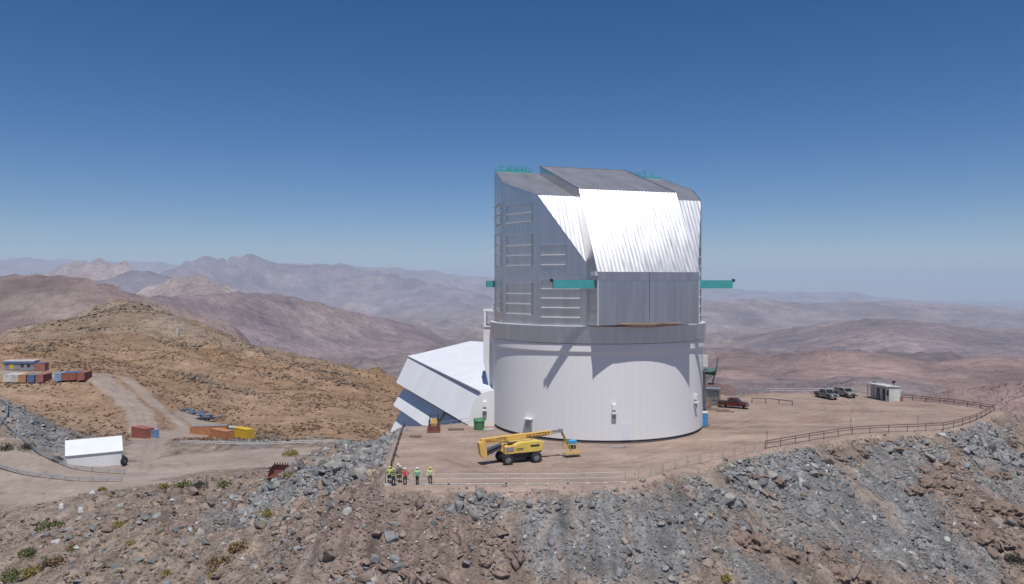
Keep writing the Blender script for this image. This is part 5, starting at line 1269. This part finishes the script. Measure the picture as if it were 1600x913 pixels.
# hand-picked landmarks seen on the slope: photo place, size in m, tint
LAND = [(706, 797, 1.1, 'g'), (737, 800, 1.15, 'p'), (783, 786, 0.9, 'b'), (610, 841, 0.95, 'g'), (622, 838, 0.6, 'g'), (712, 842, 1.1, 'b'), (727, 880, 0.8, 'g'), (468, 858, 1.1, 'g'), (515, 872, 1.5, 'b'), (530, 890, 1.3, 'b'),
        (312, 833, 1.25, 'p'), (288, 852, 0.8, 'g'), (300, 770, 1.2, 'b'), (123, 812, 1.1, 'p'), (110, 826, 0.8, 'p'), (460, 781, 0.9, 'p'), (535, 745, 1.0, 'g'), (590, 700, 1.0, 'g'), (568, 720, 1.0, 'g'), (545, 720, 1.0, 'p'), (600, 725, 0.8, 'g'),
        (978, 862, 0.95, 'g'), (1066, 870, 1.15, 'p'), (1120, 860, 0.95, 'p'), (968, 893, 0.95, 'g'), (874, 873, 0.9, 'b'), (815, 873, 0.9, 'b'), (845, 890, 0.5, 'p'), (1172, 760, 1.0, 'g'), (1160, 785, 1.1, 'g'), (1195, 770, 0.9, 'b'), (1135, 752, 0.95, 'b'),
        (1230, 745, 1.0, 'g'), (1250, 760, 1.0, 'g'), (1205, 745, 1.1, 'p'), (1290, 855, 1.1, 'b'), (1300, 765, 0.9, 'g'), (1205, 775, 1.0, 'b'), (1330, 712, 1.7, 'e'), (1312, 716, 1.4, 'e'), (1343, 706, 1.4, 'e'), (1300, 706, 1.2, 'e'), (1433, 700, 0.9, 'g'), (1420, 708, 0.8, 'g'),
        (1445, 752, 1.9, 'e'), (1465, 742, 1.6, 'e'), (1428, 765, 1.6, 'e'), (1480, 757, 1.3, 'e'), (1440, 735, 1.3, 'e'), (1497, 748, 1.1, 'p'), (1545, 740, 1.5, 'e'), (1570, 742, 1.3, 'e'), (1560, 790, 2.0, 'e'), (1590, 800, 2.0, 'e'), (1530, 840, 1.9, 'e'), (1510, 820, 1.5, 'e'), (1580, 850, 1.8, 'e'), (1550, 865, 1.6, 'e'),
        (1600, 870, 1.6, 'e'), (1190, 848, 1.8, 'e'), (1230, 862, 1.7, 'e'), (1160, 840, 1.4, 'e'), (1310, 890, 1.7, 'e'), (1350, 900, 1.6, 'e'), (1410, 885, 1.0, 'p'), (1430, 870, 0.9, 'p'), (1505, 680, 1.0, 'g'), (1535, 690, 1.1, 'g'), (1555, 700, 1.1, 'g'), (1580, 695, 0.9, 'g'), (1520, 700, 0.9, 'g'),
        (640, 905, 1.4, 'b'), (570, 905, 1.3, 'b'), (690, 900, 1.1, 'b'), (780, 900, 1.3, 'b'), (800, 870, 1.0, 'b'), (250, 850, 1.1, 'b'), (240, 770, 1.2, 'b'), (220, 775, 1.1, 'b'), (280, 800, 1.2, 'b'), (330, 790, 1.1, 'b'), (632, 674, 0.8, 'g'), (646, 665, 1.0, 'p'), (622, 680, 1.0, 'g'), (612, 690, 1.1, 'g')]
TINT = {'g': (0.265, 0.263, 0.26), 'p': (0.36, 0.335, 0.30), 'b': (0.265, 0.20, 0.168), 'e': (0.24, 0.178, 0.143), 'd': (0.17, 0.165, 0.165), 't': (0.32, 0.26, 0.215)}
shapes = [rock_shape(3, 13, 100 + i) for i in range(7)]
from mathutils import noise as mnoise
def outcrop_shape(seed):
    v, f = ico(4); w = []
    for p in v:
        q_ = Vector(p) * 1.6 + Vector((seed * 3.1, 0, 0)); d = 0.62 * (1 - abs(mnoise.noise(q_))) + 0.28 * (1 - abs(mnoise.noise(q_ * 2.3))) + 0.16 * mnoise.noise(q_ * 5.0) + 0.10 * mnoise.noise(q_ * 10.0)
        w.append(p * d)
    w = np.array(w) * np.array([1.0, 0.8, 0.62]); return w / np.abs(w).max(), f
shapes += [outcrop_shape(i + 1) for i in range(4)]
BM = {}
def boulder_mesh(si, ti):
    if (si, ti) not in BM:
        v, f = shapes[si]; BM[(si, ti)] = np_mesh('boulder', v, f, M['rubble'], False, np.tile(np.array(TINT[ti]), (len(v), 1)))
    return BM[(si, ti)]
nb_ = 0
def place_boulder(x, y, z, s, ti, sink=0.42):
    global nb_
    o = link('boulder', boulder_mesh(7 + int(rng.integers(4)) if ti == 'e' else int(rng.integers(7)), ti), rocky_slope, (x, y, z + s * (0.45 - sink) * 0.6), (rng.uniform(-0.5, 0.5), rng.uniform(-0.5, 0.5), rng.uniform(0, 6.28)), (s, s * rng.uniform(0.75, 1.1), s * rng.uniform(0.8, 1.15)))
    nb_ += 1; return o
for px, py, s, ti in LAND:
    h_ = march(px, py)
    if h_: place_boulder(h_[0], h_[1], h_[2], s if ti == 'e' else s * 0.86, ti, 0.75 if ti == 'e' else 0.35)
order = np.argsort(-RS / RY)
for i in order[:300 - nb_]:
    c = RC_[i]; ti = min(TINT, key=lambda t: sum((TINT[t][k] - c[k]) ** 2 for k in range(3)))
    place_boulder(RX[i], RY[i], RZ[i], RS[i], ti)
rest = order[300 - len(LAND):]
def merge_rocks(idx, shp, X_, Y_, Z_, S_, C_, seed, sink=0.42):
    r = np.random.default_rng(seed); VV = []; FF = []; CC = []; base_ = 0
    which = r.integers(len(shp), size=len(idx))
    for k in range(len(shp)):
        ids = idx[which == k]
        if len(ids) == 0: continue
        v, f = shp[k]; n = len(ids)
        a, b_, c_ = r.uniform(0, 6.28, n), r.uniform(-0.6, 0.6, n), r.uniform(-0.6, 0.6, n)
        ca, sa, cb, sb, cc, sc = np.cos(a), np.sin(a), np.cos(b_), np.sin(b_), np.cos(c_), np.sin(c_)
        Rm = np.empty((n, 3, 3))
        Rm[:, 0, 0] = ca * cb; Rm[:, 0, 1] = ca * sb * sc - sa * cc; Rm[:, 0, 2] = ca * sb * cc + sa * sc
        Rm[:, 1, 0] = sa * cb; Rm[:, 1, 1] = sa * sb * sc + ca * cc; Rm[:, 1, 2] = sa * sb * cc - ca * sc
        Rm[:, 2, 0] = -sb; Rm[:, 2, 1] = cb * sc; Rm[:, 2, 2] = cb * cc
        P = np.einsum('nij,vj->nvi', Rm, v) * S_[ids][:, None, None]
        P += np.stack([X_[ids], Y_[ids], Z_[ids] + S_[ids] * 0.6 * (0.45 - sink)], -1)[:, None, :]
        VV.append(P.reshape(-1, 3)); FF.append((f[None] + (np.arange(n) * len(v))[:, None, None] + base_).reshape(-1, 3)); CC.append(np.repeat(C_[ids], len(v), 0)); base_ += n * len(v)
    return np.concatenate(VV), np.concatenate(FF), np.concatenate(CC)
mid = rest[:5500]; small = rest[5500:52000]
v, f, c = merge_rocks(mid, [rock_shape(2, 10, 200 + i) for i in range(9)], RX, RY, RZ, RS, RC_, 31)
o = link('rubble', np_mesh('rubble', v, f, M['rubble'], False, c), rocky_slope); tag(o, kind='stuff')
shp0 = []
for i in range(10):
    r = np.random.default_rng(300 + i)
    bm = bmesh.new(); bmesh.ops.create_cube(bm, size=1.4); bmesh.ops.triangulate(bm, faces=bm.faces); bm.verts.ensure_lookup_table()
    q_, g_ = np.array([p.co[:] for p in bm.verts]), np.array([[k.index for k in p.verts] for p in bm.faces]); bm.free()
    q_ = q_ * (1 + 0.28 * r.standard_normal(q_.shape)) * np.array([1, r.uniform(0.6, 1), r.uniform(0.4, 0.8)]); shp0.append((q_ / np.abs(q_).max(), g_))
v, f, c = merge_rocks(small, shp0, RX, RY, RZ, RS, RC_, 37)
o = link('gravel', np_mesh('gravel', v, f, M['rubble'], False, c), rocky_slope); tag(o, kind='stuff')

# ------------------------------------------------------------------ brown hill: scrub and rock ribs
def tuft(seed):
    r = np.random.default_rng(seed); V_ = []; F_ = []
    for k in range(5):
        a = 2 * math.pi * k / 5 + r.uniform(-0.3, 0.3); rad = r.uniform(0.7, 1.1); h = r.uniform(0.32, 0.6)
        b0 = len(V_); V_ += [(0.15 * math.cos(a), 0.15 * math.sin(a), 0.0), (rad * math.cos(a - 0.5), rad * math.sin(a - 0.5), h * 0.55), (0.3 * math.cos(a), 0.3 * math.sin(a), h), (rad * math.cos(a + 0.5), rad * math.sin(a + 0.5), h * 0.55)]
        F_ += [(b0, b0 + 1, b0 + 2), (b0, b0 + 2, b0 + 3)]
    return np.array(V_), np.array(F_)
NS = 60000
hx = rng.uniform(-340, 30, NS); hy = 172 + 310 * rng.random(NS) ** 1.25
sel = (np.abs(hx / hy) < 0.72) & (hx < 0.22 * hy - 60); hx, hy = hx[sel], hy[sel]
rd_ = road_sd(hx, hy); cl = fbm(hx / 26, hy / 26, 3, 141); sel = (rd_ > 1.0) & (rng.random(len(hx)) < np.clip(0.42 + 1.1 * cl + 0.6 * fbm(hx / 9, hy / 9, 3, 143), 0.03, 1) * (1 - 0.55 * sstep(330, 420, hy))); hx, hy = hx[sel][:24000], hy[sel][:24000]
hz_ = near_h(hx, hy); n = len(hx); cc = np.zeros((n, 3)); pick = rng.random(n)
cc[:] = (0.265, 0.175, 0.115); cc[pick < 0.2] = (0.21, 0.145, 0.10); cc[pick > 0.65] = (0.32, 0.22, 0.14); cc *= rng.uniform(0.75, 1.25, (n, 1))
v, f, c = merge_rocks(np.arange(n), [tuft(400 + i) for i in range(8)], hx, hy, hz_, rng.uniform(0.3, 0.75, n), cc, 41, 0.5)
o = link('hill_scrub', np_mesh('hill_scrub', v, f, M['scrub'], False, c)); tag(o, kind='stuff')
RIB = [(205, 480, 45, 8, 0), (165, 488, 40, 8, -10), (235, 486, 30, 6, 12), (130, 497, 40, 6, -12), (70, 547, 16, 4, 0), (305, 592, 25, 5, 12), (330, 600, 30, 5, 14), (375, 612, 40, 6, 14), (290, 540, 60, 5, 10), (400, 545, 60, 5, 25), (150, 515, 60, 4, 0), (480, 575, 60, 4, 14), (520, 583, 50, 4, 10), (90, 540, 60, 5, -5), (550, 600, 50, 6, 10), (430, 590, 60, 4, 10)]
qx = []; 
for bx, by, rx, ry, an in RIB:
    for _ in range(70):
        t, u_ = rng.normal(0, 0.5), rng.normal(0, 0.5); dx, dy = t * rx, u_ * ry
        px = bx + dx * math.cos(R_(an)) - dy * math.sin(R_(an)); py = by + dx * math.sin(R_(an)) + dy * math.cos(R_(an)); qx.append((px, py))
qx = np.array(qx); Ys = np.arange(165, 520, 1.5)
XS = (qx[:, :1] - 800) / F * Ys[None]; ZS = CZ - (qx[:, 1:] - HY) / F * Ys[None]; HH = near_h(XS, np.broadcast_to(Ys, XS.shape)); hit = HH > ZS; ok = hit.any(1); i0 = hit.argmax(1)
ar = np.arange(len(qx)); hx, hy, hz_ = XS[ar, i0][ok], Ys[i0][ok], HH[ar, i0][ok]; n = len(hx)
cc = np.array((0.25, 0.19, 0.14)) * rng.uniform(0.7, 1.2, (n, 1))
v, f, c = merge_rocks(np.arange(n), [rock_shape(2, 8, 500 + i) for i in range(6)], hx, hy, hz_, rng.uniform(0.3, 1.15, n), cc, 43, 0.2)
o = link('hill_rocks', np_mesh('hill_rocks', v, f, M['rubble'], False, c)); tag(o, kind='stuff')
# scree blocks along the left terrace and below the pale guardrail
qx = np.array([(rng.uniform(0, 150), 0) for _ in range(900)]); qx[:, 1] = 640 + qx[:, 0] * 0.45 + rng.uniform(-22, 34, len(qx))
q2 = np.array([(rng.uniform(330, 440), rng.uniform(678, 694)) for _ in range(500)]); q3 = np.array([(rng.uniform(420, 600), rng.uniform(684, 694)) for _ in range(200)]); qx = np.concatenate([qx, q2, q3])
Ys = np.arange(128, 250, 0.8); XS = (qx[:, :1] - 800) / F * Ys[None]; ZS = CZ - (qx[:, 1:] - HY) / F * Ys[None]; HH = near_h(XS, np.broadcast_to(Ys, XS.shape)); hit = HH > ZS; ok = hit.any(1); i0 = hit.argmax(1)
ar = np.arange(len(qx)); hx, hy, hz_ = XS[ar, i0][ok], Ys[i0][ok], HH[ar, i0][ok]
sel = road_sd(hx, hy) > 0.3; hx, hy, hz_ = hx[sel], hy[sel], hz_[sel]; n = len(hx)
cc = np.array((0.235, 0.235, 0.23)) * rng.uniform(0.6, 1.35, (n, 1))
v, f, c = merge_rocks(np.arange(n), [rock_shape(2, 8, 600 + i) for i in range(6)], hx, hy, hz_, np.minimum(0.13 * (rng.pareto(2.2, n) + 1), 0.6), cc, 47, 0.2)
o = link('scree_blocks', np_mesh('scree_blocks', v, f, M['rubble'], False, c)); tag(o, kind='stuff')

# ------------------------------------------------------------------ shrubs
def shrub(px, py, wpx, m_, label, group=None):
    h_ = march(px, py)
    if not h_: return
    x, y, z = h_; rad = wpx * 0.66 * y / F
    o = thing('shrub', label, 'shrub', (x, y, z - 0.05), rng.uniform(0, 6), group)
    V_ = []; F_ = []; n = int(260 + 160 * min(2, rad)); ls = 0.11 * (0.6 + 0.5 * rad)
    lobes = [(rng.uniform(-0.5, 0.5) * rad, rng.uniform(-0.5, 0.5) * rad, rng.uniform(0.4, 0.75) * rad) for _ in range(5)]
    for k in range(n):
        lx, ly, lr = lobes[k % 5]; d = rng.standard_normal(3); d /= np.linalg.norm(d); d[2] = abs(d[2]); q_ = lr * rng.uniform(0.55, 1.08)
        c = np.array((lx, ly, 0.05)) + d * q_ * np.array((1, 1, 0.95)); a = rng.standard_normal(3); a /= np.linalg.norm(a); b_ = np.cross(a, rng.standard_normal(3)); b_ /= np.linalg.norm(b_) + 1e-9
        s = ls * rng.uniform(0.6, 1.3); i = len(V_); V_ += [tuple(c - a * s), tuple(c + b_ * s * 0.5), tuple(c + a * s), tuple(c - b_ * s * 0.5)]; F_ += [(i, i + 1, i + 2, i + 3)]
    me = bpy.data.meshes.new('foliage'); me.from_pydata(V_, [], F_); me.materials.append(M[m_]); link('foliage', me, o)
    b = MB()
    for lx, ly, lr in lobes:
        b.cyl((0, 0, -0.1), (lx * 0.6, ly * 0.6, lr * 0.6), 0.03 + 0.02 * rad, 0.015, 5); b.cyl((lx * 0.6, ly * 0.6, lr * 0.6), (lx * 1.1, ly * 1.1, lr * 0.95), 0.018, 0.008, 5)
    b.build('stem', M['twig'], o)
gs = 'shrubs on the near slope'
for px, py, w, m_, lb in ((78, 826, 30, 'leaf', 'green shrub on the left flank left of the pale boulder'), (47, 868, 28, 'leaf', 'round green shrub second from the bottom left corner'), (18, 906, 34, 'leaf', 'green shrub in the bottom left corner'), (52, 898, 34, 'leafY', 'yellow green shrub beside the corner shrub'),
        (85, 880, 28, 'leafB', 'dry orange brown shrub above the corner shrubs'), (74, 889, 24, 'leafD', 'dark low shrub between the corner shrubs'), (257, 763, 18, 'leafY', 'yellow shrub leftmost in the row under the lower road'), (288, 762, 24, 'leaf', 'green shrub in the row under the lower road'), (312, 761, 22, 'leafD', 'dark shrub in the row under the lower road'),
        (349, 761, 24, 'leaf', 'olive shrub rightmost in the row under the lower road'), (90, 722, 20, 'leafD', 'dark round shrub left of the white tent'), (160, 767, 14, 'leafY', 'small yellow shrub beside the near track'), (187, 822, 20, 'leafY', 'dry yellow shrub in the middle of the left flank'), (115, 858, 22, 'leafB', 'dry brown shrub below the pale boulder'),
        (342, 880, 32, 'leafB', 'large dry tan shrub on the brown rocks'), (376, 858, 34, 'leafB', 'wide dry tan shrub above the large tan one'), (332, 900, 20, 'leafY', 'yellow shrub at the bottom below the tan shrubs'), (262, 897, 16, 'leafY', 'small yellow shrub near the bottom left centre'), (205, 850, 14, 'leafY', 'small yellow tuft shrub on the left flank'),
        (452, 743, 14, 'leafY', 'bright yellow shrub next to the rusty bucket'), (40, 700, 20, 'leafD', 'dark shrub on the grey scree at far left'), (12, 702, 22, 'leafD', 'dark shrub at the left edge by the guardrail'), (1130, 907, 20, 'leafY', 'yellow shrub at the bottom right of centre'), (1590, 876, 26, 'leafD', 'dark shrub at the right edge among brown rocks'),
        (455, 712, 26, 'leafY', 'dry yellow shrub on the rock spill crest'), (420, 805, 22, 'leafY', 'yellow shrub on the rock spill beside grey blocks')):
    shrub(px, py, w, m_, lb, gs)
# scattered dry tufts
n = 1600; tx = rng.uniform(-75, -18, n); ty = rng.uniform(76, 128, n); sel = (pad_sd(tx, ty) > 1) & (road_sd(tx, ty) > 0.5); tx, ty = tx[sel], ty[sel]; cl = fbm(tx / 9, ty / 9, 3, 151); sel = cl > 0.0; tx, ty = tx[sel], ty[sel]; tz = near_h(tx, ty); n = len(tx)
cc = np.zeros((n, 3)); cc[:] = (0.24, 0.17, 0.075); pk = rng.random(n); cc[pk < 0.4] = (0.16, 0.115, 0.07); cc[pk > 0.8] = (0.22, 0.20, 0.07); cc *= rng.uniform(0.8, 1.2, (n, 1))
v, f, c = merge_rocks(np.arange(n), [tuft(450 + i) for i in range(8)], tx, ty, tz, rng.uniform(0.15, 0.5, n), cc, 49, 0.5)
o = link('dry_tufts', np_mesh('dry_tufts', v, f, M['scrub'], False, c)); tag(o, kind='stuff')
# loose stones strewn along the pad edge
n = 5000; tx = rng.uniform(-18, 75, n); ty = rng.uniform(76, 132, n); d_ = pad_sd(tx, ty); sel = (d_ < 0.2) & (rng.random(n) < np.exp(d_ / 1.3)); tx, ty = tx[sel], ty[sel]; n = len(tx)
cc = np.array((0.27, 0.235, 0.205)) * rng.uniform(0.6, 1.2, (n, 1)); v, f, c = merge_rocks(np.arange(n), shp0, tx, ty, np.zeros(n), np.minimum(0.05 * (rng.pareto(2.0, n) + 1), 0.35), cc, 53, 0.2)
o = link('loose_stones', np_mesh('loose_stones', v, f, M['rubble'], False, c)); tag(o, kind='stuff')

# ------------------------------------------------------------------ haze
hz_m = bpy.data.materials.new('haze_air'); hz_m.use_nodes = True
nt = hz_m.node_tree; nt.nodes.remove(nt.nodes['Principled BSDF'])
pv = nt.nodes.new('ShaderNodeVolumePrincipled'); pv.inputs['Color'].default_value = (0.70, 0.85, 1.0, 1); pv.inputs['Density'].default_value = 2.9e-5
pv.inputs['Anisotropy'].default_value = 0.0
nt.links.new(pv.outputs['Volume'], nt.nodes['Material Output'].inputs['Volume'])
b = MB(); zl, zh = float(Z.min()) - 5.0, max(float(Z.max()) + 20.0, 60.0)
b.box((0, 0, (zl + zh) / 2), (160000, 160000, zh - zl))
hz = b.build('haze', hz_m); tag(hz, kind='stuff')
